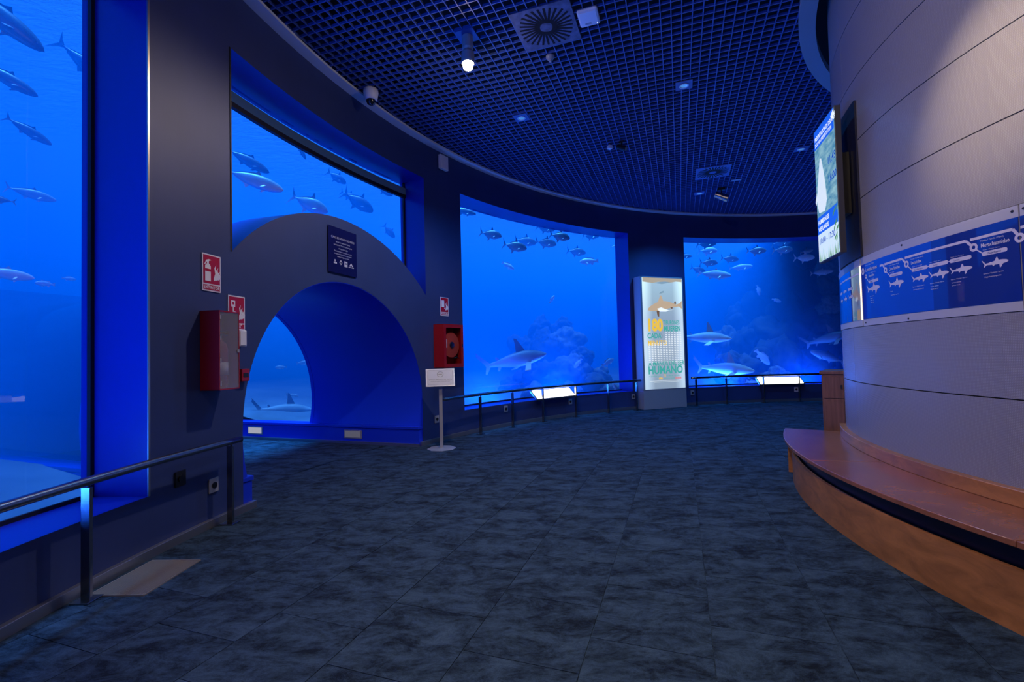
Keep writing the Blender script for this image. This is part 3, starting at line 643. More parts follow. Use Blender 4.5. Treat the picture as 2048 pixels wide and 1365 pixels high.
# one-way sign on a floor stand
sp = Vector((-1.19, 7.73, 0.004)); rz = rad(10)
t = thing('sign_stand', 'small framed notice on a grey metal floor stand beside the tunnel', 'sign stand', sp, rz)
MB().lathe([(0.0, 0.0), (0.235, 0.0), (0.235, 0.008), (0.215, 0.014), (0.03, 0.02)], n=8).build('base', 'alu', t, bevel=0.003)
MB().box(-0.028, 0.028, -0.016, 0.016, 0.015, 1.10).build('post', 'alu', t, bevel=0.004)
tl = rad(30); pn = bpy.data.objects.new('sign_panel', None)
def sl(x, a, d): return (x, a * math.sin(tl) - d * math.cos(tl) - 0.02, 1.16 + a * math.cos(tl) + d * math.sin(tl))
def slabp(x0, x1, a0, a1, d0, d1): return MB().add([sl(x0, a0, d0), sl(x1, a0, d0), sl(x1, a1, d0), sl(x0, a1, d0), sl(x0, a0, d1), sl(x1, a0, d1), sl(x1, a1, d1), sl(x0, a1, d1)], [(0, 3, 2, 1), (4, 5, 6, 7), (0, 1, 5, 4), (1, 2, 6, 5), (2, 3, 7, 6), (3, 0, 4, 7)])
bpy.data.objects.remove(pn)
fr_ = slabp(-0.235, 0.235, -0.165, 0.165, -0.012, 0.004).build('sign_frame', 'alu', t, bevel=0.004)
sh_ = slabp(-0.215, 0.215, -0.145, 0.145, 0.004, 0.006).build('sign_sheet', mat('notice_paper', (0.52, 0.51, 0.48), 0.5), t)
q = MB(); fn = lambda u, v: sl(u, v, 0.0075)
ring_add(q, 0, 0.055, 0.045, 0.053, 0, 0, 28, fn); q.add([fn(-0.03, 0.048), fn(0.03, 0.048), fn(0.03, 0.062), fn(-0.03, 0.062)], [(0, 1, 2, 3)])
q.build('symbol', 'blackp', t, fix=False); q = MB(); put_text(q, 'ÚNICO SENTIDO DE VISITA', 0, -0.052, 0.030, 0, 'CENTER', 0.015, fn=fn); q.build('text_line', 'blackp', t, fix=False); q = MB(); put_text(q, 'UNIQUE DIRECTION OF VISIT', 0, -0.085, 0.024, 0, 'CENTER', fn=fn); q.build('text_line', 'blackp', t, fix=False); q = MB()
for (a0, a1, b0, b1) in ((-0.2, 0.2, 0.128, 0.131), (-0.2, 0.2, -0.131, -0.128), (-0.2, -0.197, -0.131, 0.131), (0.197, 0.2, -0.131, 0.131)): q.add([fn(a0, b0), fn(a1, b0), fn(a1, b1), fn(a0, b1)], [(0, 1, 2, 3)])
q.build('printed_border', 'blackp', t, fix=False)

# floor grille
loc, rz = on_wall(177.95, 10.085, 0.0)
t = thing('floor_grille', 'beige linear slot grille set in the carpet by the left baseboard', 'floor grille', loc, rz)
M['brass'] = mat('beige_aluminium', (0.50, 0.40, 0.30), 0.40, 0.6)
MB().box(-0.26, 0.26, -0.185, 0.185, 0.004, 0.0055).build('tray', 'blackp', t)
fr_ = MB(); fr_.box(-0.26, 0.26, -0.19, -0.18, 0.004, 0.012); fr_.box(-0.26, 0.26, 0.18, 0.19, 0.004, 0.012); fr_.box(-0.265, -0.255, -0.19, 0.19, 0.004, 0.012); fr_.box(0.255, 0.265, -0.19, 0.19, 0.004, 0.012); fr_.build('rim', 'brass', t)
sm = MB().box(-0.254, 0.254, -0.0032, 0.0032, 0.0055, 0.011).build('bar', 'brass', t); sm.location = (0, -0.17, 0)
for k in range(1, 30):
    o = bpy.data.objects.new('bar', sm.data); col.objects.link(o); o.parent = t; o.location = (0, -0.17 + 0.34 * k / 29, 0)

# ================================================================== LIT TOTEM
loc, rz = on_wall(110.35, 10.33, 0.0)
t = thing('totem', 'tall lit display totem with a shark picture and green and yellow lettering', 'display', loc, rz)
W_, D_, H_ = 1.36, 0.30, 3.47
y0 = -D_
MB().box(-W_ / 2, W_ / 2, y0 + 0.02, 0, 0.004, H_).build('cabinet', 'greyp', t, bevel=0.01)
MB().box(-W_ / 2, W_ / 2, y0, y0 + 0.02, 0.004, 0.50).build('base_panel', 'greyp', t, bevel=0.006)
# back-lit print: pale water at the top fading to grey
m, nt, N, L = nm('backlit_print'); b_ = N['Principled BSDF']; b_.inputs['Base Color'].default_value = (0.3, 0.3, 0.3, 1); b_.inputs['Roughness'].default_value = 0.25
tc = N.new('ShaderNodeTexCoord'); sx = N.new('ShaderNodeSeparateXYZ'); L.new(tc.outputs['Generated'], sx.inputs[0])
r1 = N.new('ShaderNodeValToRGB'); el = r1.color_ramp.elements; el[0].position = 0; el[0].color = (0.34, 0.45, 0.55, 1); el[1].position = 1.0; el[1].color = (0.50, 0.66, 0.62, 1)
for p_, c_ in ((0.35, (0.42, 0.52, 0.60, 1)), (0.62, (0.36, 0.46, 0.54, 1)), (0.88, (0.45, 0.62, 0.60, 1))): q_ = el.new(p_); q_.color = c_
L.new(sx.outputs['Z'], r1.inputs[0])
# tubes near both sides make the edges brighter
ab = N.new('ShaderNodeMath'); ab.operation = 'SUBTRACT'; ab.inputs[1].default_value = 0.5; L.new(sx.outputs['X'], ab.inputs[0])
a2 = N.new('ShaderNodeMath'); a2.operation = 'ABSOLUTE'; L.new(ab.outputs[0], a2.inputs[0])
mrg = N.new('ShaderNodeMapRange'); mrg.inputs[1].default_value = 0.25; mrg.inputs[2].default_value = 0.44; mrg.inputs[3].default_value = 0.7; mrg.inputs[4].default_value = 1.4; L.new(a2.outputs[0], mrg.inputs[0])
L.new(r1.outputs[0], b_.inputs['Emission Color']); L.new(mrg.outputs[0], b_.inputs['Emission Strength']); M['backlit'] = m
sheet = MB().box(-W_ / 2 + 0.05, W_ / 2 - 0.03, y0, y0 + 0.02, 0.52, H_ - 0.03).build('lit_sheet', 'backlit', t)
fr_ = MB(); fr_.box(-W_ / 2, -W_ / 2 + 0.05, y0 - 0.004, y0 + 0.02, 0.50, H_); fr_.box(W_ / 2 - 0.03, W_ / 2, y0 - 0.004, y0 + 0.02, 0.50, H_); fr_.box(-W_ / 2, W_ / 2, y0 - 0.004, y0 + 0.02, H_ - 0.03, H_); fr_.box(-W_ / 2, W_ / 2, y0 - 0.004, y0 + 0.02, 0.50, 0.52); fr_.build('frame', 'greyp', t)
def em(name, c, s=1.0): return mat(name, tuple(x * 0.5 for x in c), 0.4, emit=c, estr=s)
M['e_teal'] = em('print_teal', (0.05, 0.36, 0.31)); M['e_yel'] = em('print_yellow', (0.80, 0.50, 0.06)); M['e_tan'] = em('print_tan', (0.50, 0.36, 0.22)); M['e_brown'] = em('print_brown', (0.16, 0.09, 0.05))
M['e_white'] = em('print_lit_white', (0.85, 0.90, 0.88)); M['e_red'] = em('print_pink', (0.75, 0.15, 0.15)); M['e_surf'] = em('print_water_line', (0.40, 0.32, 0.20)); M['e_grey'] = em('print_grey', (0.20, 0.30, 0.33))
yp = y0 - 0.0015
pic = MB()
pic.poly([(-0.61, 3.44), (-0.61, 3.33), (-0.3, 3.30), (-0.1, 3.34), (0.2, 3.31), (0.45, 3.36), (0.64, 3.35), (0.64, 3.44)][::-1], yp, 0)
pic.poly([(-0.25, 3.30), (0.0, 3.28), (0.3, 3.33), (0.1, 3.35), (-0.1, 3.33)], yp - 0.0004, 5)
pic.build('surface_picture', ['e_surf', 'e_tan', 'e_brown', 'e_white', 'e_teal', 'e_grey'], t, fix=False)
sk = MB()
sk.poly([(-0.46, 2.62), (-0.40, 2.68), (-0.25, 2.76), (-0.10, 2.82), (0.10, 2.83), (0.30, 2.79), (0.44, 2.74), (0.56, 2.78), (0.64, 2.86), (0.62, 2.72), (0.64, 2.62), (0.52, 2.69), (0.30, 2.66), (0.05, 2.60), (-0.15, 2.56), (-0.38, 2.56), (-0.46, 2.58)][::-1], yp, 0)
sk.poly([(-0.14, 2.81), (-0.07, 2.98), (-0.03, 2.97), (0.03, 2.82)][::-1], yp, 0); sk.poly([(0.36, 2.77), (0.40, 2.83), (0.43, 2.82), (0.44, 2.75)][::-1], yp, 1)
sk.poly([(-0.20, 2.57), (-0.17, 2.43), (-0.12, 2.41), (-0.11, 2.57)][::-1], yp - 0.0005, 1); sk.poly([(-0.18, 2.62), (-0.05, 2.66), (0.20, 2.58), (0.40, 2.62), (0.10, 2.55), (-0.10, 2.55)][::-1], yp - 0.0005, 2); sk.poly([(0.24, 2.67), (0.30, 2.61), (0.33, 2.67)][::-1], yp - 0.0005, 1)
sk.poly([(-0.10, 3.02), (-0.05, 3.07), (0.04, 3.10), (0.06, 3.06), (-0.03, 3.03)][::-1], yp, 3)
sk.build('shark_picture', ['e_tan', 'e_brown', 'e_white', 'e_grey'], t, fix=False)
for (s_, x_, z_, sz_, bo_, sq_, mt_) in (('180', -0.52, 2.05, 0.42, 0.05, 0.80, 'e_yel'), ('MINUTO', -0.50, 1.66, 0.185, 0.03, 0.82, 'e_yel'), ('5', -0.02, 0.835, 0.10, 0.02, 1, 'e_yel'), ('ole', -0.20, 0.77, 0.10, 0.03, 1, 'e_yel'),
        ('TIBURONES', 0.0, 2.21, 0.15, 0.025, 0.66, 'e_teal'), ('MUEREN', 0.01, 2.03, 0.20, 0.03, 0.70, 'e_teal'), ('CADA', -0.51, 1.85, 0.19, 0.025, 0.82, 'e_teal'), ('A MANOS DEL SER', -0.50, 1.13, 0.165, 0.02, 0.83, 'e_teal'), ('HUMANO', -0.52, 0.92, 0.28, 0.03, 0.88, 'e_teal'),
        ('se producen unos', -0.50, 0.84, 0.062, 0, 0.85, 'e_teal'), ('accidentes mortales', 0.05, 0.84, 0.062, 0, 0.85, 'e_teal'), ('a', -0.27, 0.775, 0.062, 0, 0.9, 'e_teal'), ('causados por tiburones', -0.05, 0.775, 0.062, 0, 0.62, 'e_teal')):
    q = MB(); put_text(q, s_, x_, z_, sz_, yp, bold=bo_, squeeze=sq_); q.build('text_line', mt_, t, fix=False)
ic = MB()
for r_ in range(17):
    z = 2.0 - 0.017 - r_ * 0.0475
    for c_ in range(12):
        x = -0.49 + c_ * 0.0905
        if r_ < 6 and c_ < 6: continue
        ic.poly([(x, z), (x + 0.02, z + 0.012), (x + 0.045, z + 0.010), (x + 0.06, z + 0.016), (x + 0.06, z - 0.010), (x + 0.04, z - 0.004), (x + 0.02, z - 0.010)][::-1], yp)
o = ic.build('shark_icons', 'e_white', t, fix=False); o['kind'] = 'stuff'
ck = MB(); ring_add(ck, -0.085, 1.90, 0.045, 0.062, yp); ck.box(-0.095, -0.075, yp - 0.0005, yp, 1.965, 1.99); ck.build('stopwatch_picture', 'e_grey', t, fix=False)
for k in range(5): MB().box(0.34 + k * 0.04, 0.36 + k * 0.04, yp - 0.0005, yp, 0.765, 0.815).build('person_icon', 'e_red', t)
ln = MB(); ln.box(-0.48, 0.56, yp - 0.0005, yp, 0.725, 0.731); ln.box(-0.35, 0.45, yp - 0.0005, yp, 0.695, 0.700); ln.build('print_line', 'e_white', t)

# ================================================================== SCREEN ON THE COLUMN
bk = thing('screen_mount', 'dark backing box on the column behind the tilted screen', 'mount', P(157, RCOL, 2.3))
o = arcbox(151.5, 161.9, RCOL + 0.018, RCOL + 0.004, 2.34, 3.82, 1).build('back_panel', mat('mount_navy', (0.01, 0.012, 0.03), 0.5)); o.parent = bk; o.matrix_parent_inverse = Matrix.Translation(bk.location).inverted()
Apt = Vector((3.115, 4.415, 0)); dirn = Vector((0.293, 0.956, 0)).normalized()      # right front edge of the screen and its run away from the viewer
SW, SH, SZ0 = 0.60, 1.41, 2.39
loc = Apt + dirn * (SW / 2) + Vector((0, 0, SZ0)); xdir = -dirn; rz = math.atan2(xdir.y, xdir.x)
t = thing('wall_screen', 'upright lit screen with blue bands and a white dolphin on the column', 'screen', loc, rz)
MB().box(-SW / 2, SW / 2, 0.002, 0.055, 0, SH).build('case', mat('screen_case', (0.045, 0.045, 0.055), 0.45), t, bevel=0.004)
MB().box(-0.15, 0.15, 0.055, 0.16, 0.4, 1.0).build('bracket', 'blackp', t)
m, nt, N, L = nm('screen_water'); b_ = N['Principled BSDF']; b_.inputs['Base Color'].default_value = (0.02, 0.02, 0.02, 1); b_.inputs['Roughness'].default_value = 0.2
tc = N.new('ShaderNodeTexCoord'); mp = N.new('ShaderNodeMapping'); mp.inputs['Scale'].default_value = (3, 1, 9); L.new(tc.outputs['Object'], mp.inputs[0])
nz = N.new('ShaderNodeTexNoise'); nz.inputs['Scale'].default_value = 2.2; nz.inputs['Detail'].default_value = 5; L.new(mp.outputs[0], nz.inputs['Vector'])
r1 = N.new('ShaderNodeValToRGB'); el = r1.color_ramp.elements; el[0].position = 0.35; el[0].color = (0.06, 0.24, 0.42, 1); el[1].position = 0.7; el[1].color = (0.30, 0.54, 0.62, 1); L.new(nz.outputs[0], r1.inputs[0]); L.new(r1.outputs[0], b_.inputs['Emission Color']); b_.inputs['Emission Strength'].default_value = 0.95; M['scrw'] = m
M['e_blue'] = em('screen_blue', (0.01, 0.10, 0.62)); M['e_pale'] = em('screen_pale', (0.55, 0.68, 0.70)); M['e_green'] = em('screen_green', (0.06, 0.22, 0.04)); M['e_body'] = em('screen_dolphin', (0.62, 0.70, 0.70)); M['e_navy'] = em('screen_navy', (0.01, 0.06, 0.35)); M['e_pur'] = em('screen_branch', (0.05, 0.10, 0.05))
hw = SW / 2 - 0.012
MB().box(-hw, hw, -0.001, 0.002, 0.012, SH - 0.012).build('display', 'scrw', t)
ban = MB(); ban.poly([(-hw, 1.20), (hw, 1.20), (hw, SH - 0.012), (-hw, SH - 0.012)], -0.002); ban.build('blue_band', 'e_blue', t, fix=False); ban = MB(); ban.poly([(-hw, 0.30), (hw, 0.30), (hw, 0.48), (-hw, 0.48)], -0.002); ban.build('blue_band', 'e_blue', t, fix=False)
ban = MB(); ban.poly([(-hw, 0.012), (hw, 0.012), (hw, 0.30), (-hw, 0.30)], -0.002); ban.build('wetland_picture', 'e_pale', t, fix=False)
dol = MB(); dol.poly([(-0.22, 0.52), (-0.05, 0.50), (0.02, 0.60), (-0.01, 0.78), (-0.06, 0.95), (-0.10, 1.06), (-0.14, 1.07), (-0.17, 0.98), (-0.24, 0.80), (-0.27, 0.62)][::-1], -0.0025); dol.poly([(-0.27, 0.75), (-0.32, 0.66), (-0.30, 0.62), (-0.25, 0.68)], -0.0028); dol.build('dolphin_picture', 'e_body', t, fix=False)
for (s_, x_, z_, sz_, bo_, sq_, mt_) in (('PRESENTACIÓN DE DELFINES', -hw + 0.03, 1.285, 0.062, 0.02, 0.72, 'e_white'), ('DOLPHIN PRESENTATION', -hw + 0.03, 1.225, 0.055, 0.01, 0.75, 'e_white'), ('HUMEDALES', -hw + 0.03, 0.40, 0.062, 0.02, 0.9, 'e_white'), ('WETLANDS', -hw + 0.03, 0.325, 0.062, 0.02, 0.9, 'e_white'),
        ('11:45', 0.08, 0.92, 0.10, 0.02, 1, 'e_navy'), ('16:00', 0.08, 0.74, 0.10, 0.02, 1, 'e_navy'), ('10:00 - 17:30', -hw + 0.04, 0.19, 0.085, 0.02, 1, 'e_navy')):
    q = MB(); put_text(q, s_, x_, z_, sz_, -0.0035, bold=bo_, squeeze=sq_); q.build('text_line', mt_, t, fix=False)
q = MB()
for a in range(5):
    an = rad(35 + a * 27); q.poly([(0.27, 1.30), (0.27 + 0.05 * math.cos(an - 0.2), 1.30 + 0.06 * math.sin(an - 0.2)), (0.27 + 0.07 * math.cos(an), 1.30 + 0.09 * math.sin(an)), (0.27 + 0.05 * math.cos(an + 0.2), 1.30 + 0.06 * math.sin(an + 0.2))], -0.0035)
q.build('logo', 'e_white', t, fix=False)
rd = MB(); random.seed(3)
for k in range(26):
    x = -hw + 0.02 + random.random() * 0.55; h = 0.05 + 0.09 * random.random(); rd.poly([(x, 0.013), (x + 0.012, 0.013), (x + 0.02 * (random.random() - 0.5), 0.013 + h)], -0.003)
rd.build('reed_picture', 'e_green', t, fix=False)['kind'] = 'stuff'; rd = MB()
for k in range(12):
    x = 0.15 + 0.12 * random.random(); z = 0.12 + 0.30 * random.random(); rd.poly([(x, z), (x + 0.03, z + 0.01), (x + 0.05, z + 0.05), (x + 0.01, z + 0.03)], -0.0042)
rd.build('leaf_picture', 'e_green', t, fix=False)['kind'] = 'stuff'

# ================================================================== SHARK FAMILY PANEL ON THE COLUMN
RBN = RCOL + 0.006
band = thing('shark_family_panel', 'long blue curved panel of white shark outlines around the column', 'info panel', P(172, RCOL, 2.0))
def bd(o): o.parent = band; o.matrix_parent_inverse = Matrix.Translation(band.location).inverted(); return o
M['bandw'] = mat('panel_border', (0.42, 0.42, 0.46), 0.4); M['bandb'] = mat('panel_blue', (0.012, 0.035, 0.24), 0.06, coat=0.6, spec=0.6); M['bandl'] = mat('panel_mid_blue', (0.012, 0.06, 0.42), 0.06, coat=0.6, spec=0.6); M['bandp'] = mat('panel_print', (0.62, 0.58, 0.64), 0.4)
for (a, b_) in ((135.0, 161.0), (161.25, 182.3), (182.42, 204)):
    bd(smooth_angle(arcbox(a, b_, RBN, RCOL + 0.0005, 1.69, 2.33, 0.8).build('border', 'bandw')))
    if a == 161.25:
        bd(smooth_angle(arcbox(a, 174.35, RBN + 0.004, RBN, 1.752, 2.258, 0.8).build('print_sheet', 'bandl'))); bd(smooth_angle(arcbox(174.35, b_, RBN + 0.004, RBN, 1.752, 2.258, 0.8).build('print_sheet', 'bandb')))
    else: bd(smooth_angle(arcbox(a, b_, RBN + 0.004, RBN, 1.752, 2.258, 0.8).build('print_sheet', 'bandb')))
for (a, z) in ((181.9, 2.30), (182.7, 2.30), (170.3, 2.30), (170.8, 1.71), (162, 1.72)):
    p = P(a, RBN, z); q_ = P(a, RBN + 0.004, z); bd(MB().tube([p, q_], 0.008, 10).build('screw', 'blackp'))
bd(arcbox(160.98, 161.26, RBN + 0.008, RCOL + 0.0005, 1.752, 2.258, 0.1).build('edge_glint', mat('painted_warm_glint', (0.9, 0.8, 0.6), 0.3, emit=(1.0, 0.70, 0.36), estr=2.2)))  # spotlight glint on the panel edge, put in as a glowing colour; no lamp
RP = RBN + 0.0052
def bf(u, v): return P(u, RP, v)                     # u in degrees, v height
MD = math.degrees(1) / RP
pr = MB()
def bpoly(pts): pr.add([bf(*p) for p in pts], [tuple(range(len(pts)))])
def bline(pts, w_):
    for (u0, v0), (u1, v1) in zip(pts, pts[1:]):
        n_ = max(1, int(abs(u1 - u0) / 0.8)); du, dv = (u1 - u0) / MD, v1 - v0; l = math.hypot(du, dv); nx, nz_ = -dv / l * w_ / 2 * MD, du / l * w_ / 2
        for k in range(n_):
            a0, a1 = k / n_, (k + 1) / n_
            c0 = (u0 + (u1 - u0) * a0, v0 + (v1 - v0) * a0); c1 = (u0 + (u1 - u0) * a1, v0 + (v1 - v0) * a1)
            bpoly([(c0[0] - nx, c0[1] - nz_), (c1[0] - nx, c1[1] - nz_), (c1[0] + nx, c1[1] + nz_), (c0[0] + nx, c0[1] + nz_)])
def btext(s, u, v, size, bold=0.0, sq=1.0): put_text(pr, s, 0, 0, size, bold=bold, squeeze=sq, fn=lambda a, b: bf(u + a * MD, v + b))
def bring(u, v, r0, r1): ring_add(pr, 0, 0, r0, r1, 0, 0, 20, lambda a, b: bf(u + a * MD, v + b))
def bpill(u0, u1, v, h):
    r = h / 2; L_ = (u1 - u0) / MD
    pts = [(r + r * math.cos(rad(90 + k * 15)), r * math.sin(rad(90 + k * 15))) for k in range(13)] + [(L_ - r + r * math.cos(rad(-90 + k * 15)), r * math.sin(rad(-90 + k * 15))) for k in range(13)]
    bpoly([(u0 + a * MD, v + b) for a, b in pts])
SHARK = [(0, 0), (0.06, -0.05), (0.2, -0.075), (0.28, -0.20), (0.32, -0.22), (0.34, -0.08), (0.5, -0.075), (0.56, -0.12), (0.60, -0.06), (0.72, -0.05), (0.80, -0.04), (0.88, -0.10), (0.93, -0.12), (0.89, -0.02), (1.0, 0.16), (0.97, 0.16), (0.84, 0.02), (0.70, 0.035), (0.66, 0.07), (0.64, 0.04), (0.50, 0.075), (0.44, 0.20), (0.40, 0.20), (0.36, 0.085), (0.2, 0.075), (0.08, 0.05)]
def bshark(u0, u1, v, flip=True, tall=1.0):
    L_ = (u1 - u0) / MD; pts = []
    for (a, b) in SHARK: pts.append((u1 - a * (u1 - u0), v + b * L_ * tall))
    bpoly(pts[::-1])
bline([(150, 2.19), (161.0, 2.19)], 0.018); bring(162.0, 2.195, 0.014, 0.032); bring(162.8, 2.14, 0.008, 0.02); bline([(162.9, 2.13), (163.5, 2.08)], 0.008)
btext('Orden / Ordre / Order', 162.75, 2.232, 0.020, 0, 0.9); btext('Lamniformes', 162.75, 2.182, 0.046, 0.02, 0.92)
btext('Familia / Família / Family', 163.5, 2.155, 0.014); btext('Alopiidae', 163.5, 2.125, 0.030, 0.02); btext('Género / Gènere / Genus', 163.5, 2.10, 0.010)
bpill(163.5, 165.8, 2.08, 0.026); bshark(162.9, 166.1, 2.015); btext('Especies / Species', 163.6, 1.945, 0.012)
for k in range(3): btext('Alopias vulpinus'[:10 + k * 2], 163.7, 1.925 - k * 0.018, 0.013)
bline([(166.25, 2.19), (166.9, 2.19), (167.25, 2.15)], 0.018); bring(167.38, 2.14, 0.010, 0.025); bline([(167.5, 2.125), (168.1, 2.085)], 0.008)
bline([(167.2, 2.19), (170.35, 2.19), (170.85, 2.15)], 0.018); bring(170.99, 2.138, 0.012, 0.027); bline([(171.15, 2.12), (171.7, 2.085)], 0.008)
btext('Familia / Família / Family', 168.05, 2.16, 0.014); btext('Cetorhinidae', 168.05, 2.125, 0.034, 0.02, 0.8); btext('Género / Genus', 168.1, 2.102, 0.010); bpill(168.1, 170.3, 2.08, 0.026); bshark(167.85, 170.5, 2.01); btext('Especie', 168.1, 1.945, 0.012); btext('Cetorhinus maximus', 168.15, 1.915, 0.013)
bline([(170.8, 2.19), (178.05, 2.19), (178.6, 2.145)], 0.018); bring(178.73, 2.135, 0.012, 0.028); bline([(178.9, 2.12), (179.45, 2.085)], 0.008)
btext('Familia / Família / Family', 171.65, 2.16, 0.014); btext('Lamnidae', 171.65, 2.125, 0.034, 0.02, 0.85)
for (u0, u1, g) in ((171.7, 173.85, 'Carcharodon'), (174.0, 176.2, 'Isurus'), (176.35, 178.5, 'Lamna'), (179.4, 181.45, 'Megachasma')):
    bpill(u0, u1, 2.078, 0.027); bshark(u0 - 0.05, u1 + 0.05, 2.008); btext('Género / Gènere / Genus', u0 + 0.1, 2.10, 0.010)
    btext('Especies / Espècies / Species', u0 + 0.05, 1.945, 0.011)
    btext(g + ' species', u0 + 0.1, 1.922, 0.013)
for u0 in (174.0, 176.35): btext('Isurus paucus' if u0 < 175 else 'Lamna nasus', u0 + 0.1, 1.903, 0.013)
bline([(173.85, 2.078), (174.05, 2.078)], 0.007); bline([(176.2, 2.078), (176.4, 2.078)], 0.007)
bline([(178.45, 2.19), (181.9, 2.19), (182.2, 2.155)], 0.018); bring(182.36, 2.13, 0.012, 0.029); bline([(182.45, 2.19), (187, 2.19)], 0.018)
btext('Familia / Família / Family', 179.35, 2.16, 0.015); btext('Megachasmidae', 179.35, 2.122, 0.036, 0.02, 0.78)
for u0 in (150, 153, 156): bshark(u0, u0 + 2.2, 2.0); bpill(u0, u0 + 2, 2.08, 0.026)
o = bd(pr.build('white_print', 'bandp', fix=False)); o['kind'] = 'stuff'
pr = MB()
for (u, s) in ((163.85, 'Alopias'), (168.5, 'Cetorhinus'), (172.05, 'Carcharodon'), (174.5, 'Isurus'), (176.8, 'Lamna'), (179.85, 'Megachasma')): put_text(pr, s, 0, 0, 0.019, squeeze=0.9, fn=lambda a, b, u=u: P(u + a * MD, RP + 0.0006, 2.071 + b))
bd(pr.build('genus_lettering', 'bandb', fix=False))['kind'] = 'stuff'

# ================================================================== CEILING FIXTURES
def at_ceiling(px, py, z): return Vector((px, py, z))
zt = ZC
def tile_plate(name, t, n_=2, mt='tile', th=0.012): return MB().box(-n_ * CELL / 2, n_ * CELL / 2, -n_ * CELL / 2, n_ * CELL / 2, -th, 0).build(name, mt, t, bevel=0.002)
# lit warm spotlight
t = thing('ceiling_spotlight', 'lit warm spotlight hanging from a square plate in the ceiling grid', 'spotlight', (-0.44, 5.49, zt), GA)
tile_plate('plate', t)
MB().lathe([(0.055, -0.012), (0.065, -0.02), (0.065, -0.16), (0.05, -0.18)], n=20).build('stem', 'greyp', t, smooth=False)
MB().lathe([(0.05, -0.18), (0.075, -0.22), (0.08, -0.32), (0.072, -0.345)], n=20).build('head', 'greyp', t)
MB().lathe([(0.02, -0.425), (0.052, -0.405), (0.062, -0.375), (0.052, -0.345), (0.02, -0.34)], n=20).build('bulb', mat('warm_bulb', (1, 0.9, 0.7), 0.3, emit=(1.0, 0.78, 0.48), estr=140), t, smooth=True)
light('spotlight_lamp', 'SPOT', (-0.44, 5.49, zt - 0.44), (-0.9, 5.2, 0), 250, (1.0, 0.80, 0.72), 0.06, 155, 0.5)
# four square downlights
for k, (x, y, lab) in enumerate(((0.24, 7.46, 'square downlight plate in the ceiling grid between spotlight and hose cabinet'), (2.56, 6.65, 'square downlight plate in the middle of the ceiling grid nearest the large vent'), (5.63, 8.91, 'square downlight plate in the ceiling grid beside the wall screen'), (4.63, 11.31, 'square downlight plate in the far ceiling grid beyond the small vent'))):
    t = thing('downlight', lab, 'downlight', (x, y, zt), GA)
    tile_plate('plate', t)
    MB().lathe([(0.062, -0.012), (0.068, -0.020), (0.05, -0.022), (0.045, -0.014)], n=24).build('ring', 'white', t)
    MB().lathe([(0.045, -0.016), (0.02, -0.0165)], n=24).build('lens', mat('downlight_lens%d' % k, (0.05, 0.08, 0.1), 0.15, emit=(0.1, 0.4, 1.0), estr=0.5), t)
    light('downlight_lamp_%d' % k, 'SPOT', (x, y, zt - 0.05), (x, y, 0), (220, 170, 260, 380)[k], (0.03, 0.30, 1.0), 0.05, 125, 0.7)
# swirl air vents
for (c, lab, mt) in (((0.49, 5.37), 'large dusty square swirl air vent in the ceiling near the spotlight', 'dust'), ((4.39, 9.98), 'small looking square swirl air vent in the far part of the ceiling grid', 'tile')):
    t = thing('air_vent', lab, 'air vent', (c[0], c[1], zt), GA)
    tile_plate('plate', t, 6, mt, 0.015)
    s0 = None
    for k in range(28):
        a = 2 * math.pi * k / 28
        if s0 is None: s0 = MB().box(0.07, 0.305, -0.013, 0.013, -0.017, -0.0145).build('slot', 'dark', t); o = s0
        else: o = bpy.data.objects.new('slot', s0.data); col.objects.link(o); o.parent = t
        ext = 1.0 / max(abs(math.cos(a)), abs(math.sin(a))); o.scale = (1.0 + 0.12 * (ext - 1) / 0.41, 1, 1); o.rotation_euler = (0, 0, a + 0.1); o.location = (0.02 * math.cos(a + 1.6), 0.02 * math.sin(a + 1.6), 0)
    MB().lathe([(0.06, -0.018), (0.05, -0.0145)], n=20).build('hub', mt, t)
# wireless access point
t = thing('access_point', 'white rounded access point box on the ceiling beside the large vent', 'access point', (0.955, 5.205, zt), GA)
MB().box(-0.115, 0.115, -0.135, 0.135, -0.045, 0).build('case', 'white', t, bevel=0.03)
MB().box(-0.095, 0.095, -0.115, 0.115, -0.048, -0.044).build('cover', 'white', t, bevel=0.012)
MB().box(-0.05, 0.02, 0.06, 0.085, -0.0495, -0.0475).build('label_plate', 'greyp', t); MB().lathe([(0.006, -0.05), (0.005, -0.047)], (0.085, 0.09, 0), n=10).build('led', 'e_white', t)
# dome camera
t = thing('dome_camera', 'white dome security camera under the edge of the ceiling grid', 'camera', P(159.2, 10.05, zt - 0.04), 0)
MB().lathe([(0.075, 0.04), (0.10, 0.03), (0.105, -0.01), (0.09, -0.10), (0.07, -0.12)], n=28).build('housing', 'white', t, smooth=True)
MB().lathe([(0.068, -0.11), (0.066, -0.14), (0.05, -0.172), (0.025, -0.185), (0.004, -0.187)], n=24).build('dome', mat('smoked_dome', (0.01, 0.01, 0.012), 0.05, coat=1.0), t, smooth=True)
for k in range(3): MB().lathe([(0.006, -0.004), (0.006, 0.004)], (0.03 * math.cos(k * 2 - 1.6), 0.03 * math.sin(k * 2 - 1.6), -0.178), n=8).build('sensor', 'white', t)
# wall detector box
loc, rz = on_wall(147.15, 10.36, 4.95)
t = thing('wall_detector', 'white box detector high on the wall between second and wide windows', 'detector', loc, rz)
MB().box(-0.105, 0.105, -0.075, -0.01, 0, 0.26).build('case', 'white', t, bevel=0.008); MB().box(-0.09, 0.09, -0.08, -0.075, 0.015, 0.245).build('cover', 'white', t, bevel=0.006)
MB().box(-0.02, 0.02, -0.012, 0.0, 0.10, 0.16).build('bracket', 'greyp', t); MB().tube([(0.0, -0.02, 0.26), (0.01, -0.04, 0.31), (0.0, -0.05, 0.36)], 0.004, 6).build('cable', 'white', t)
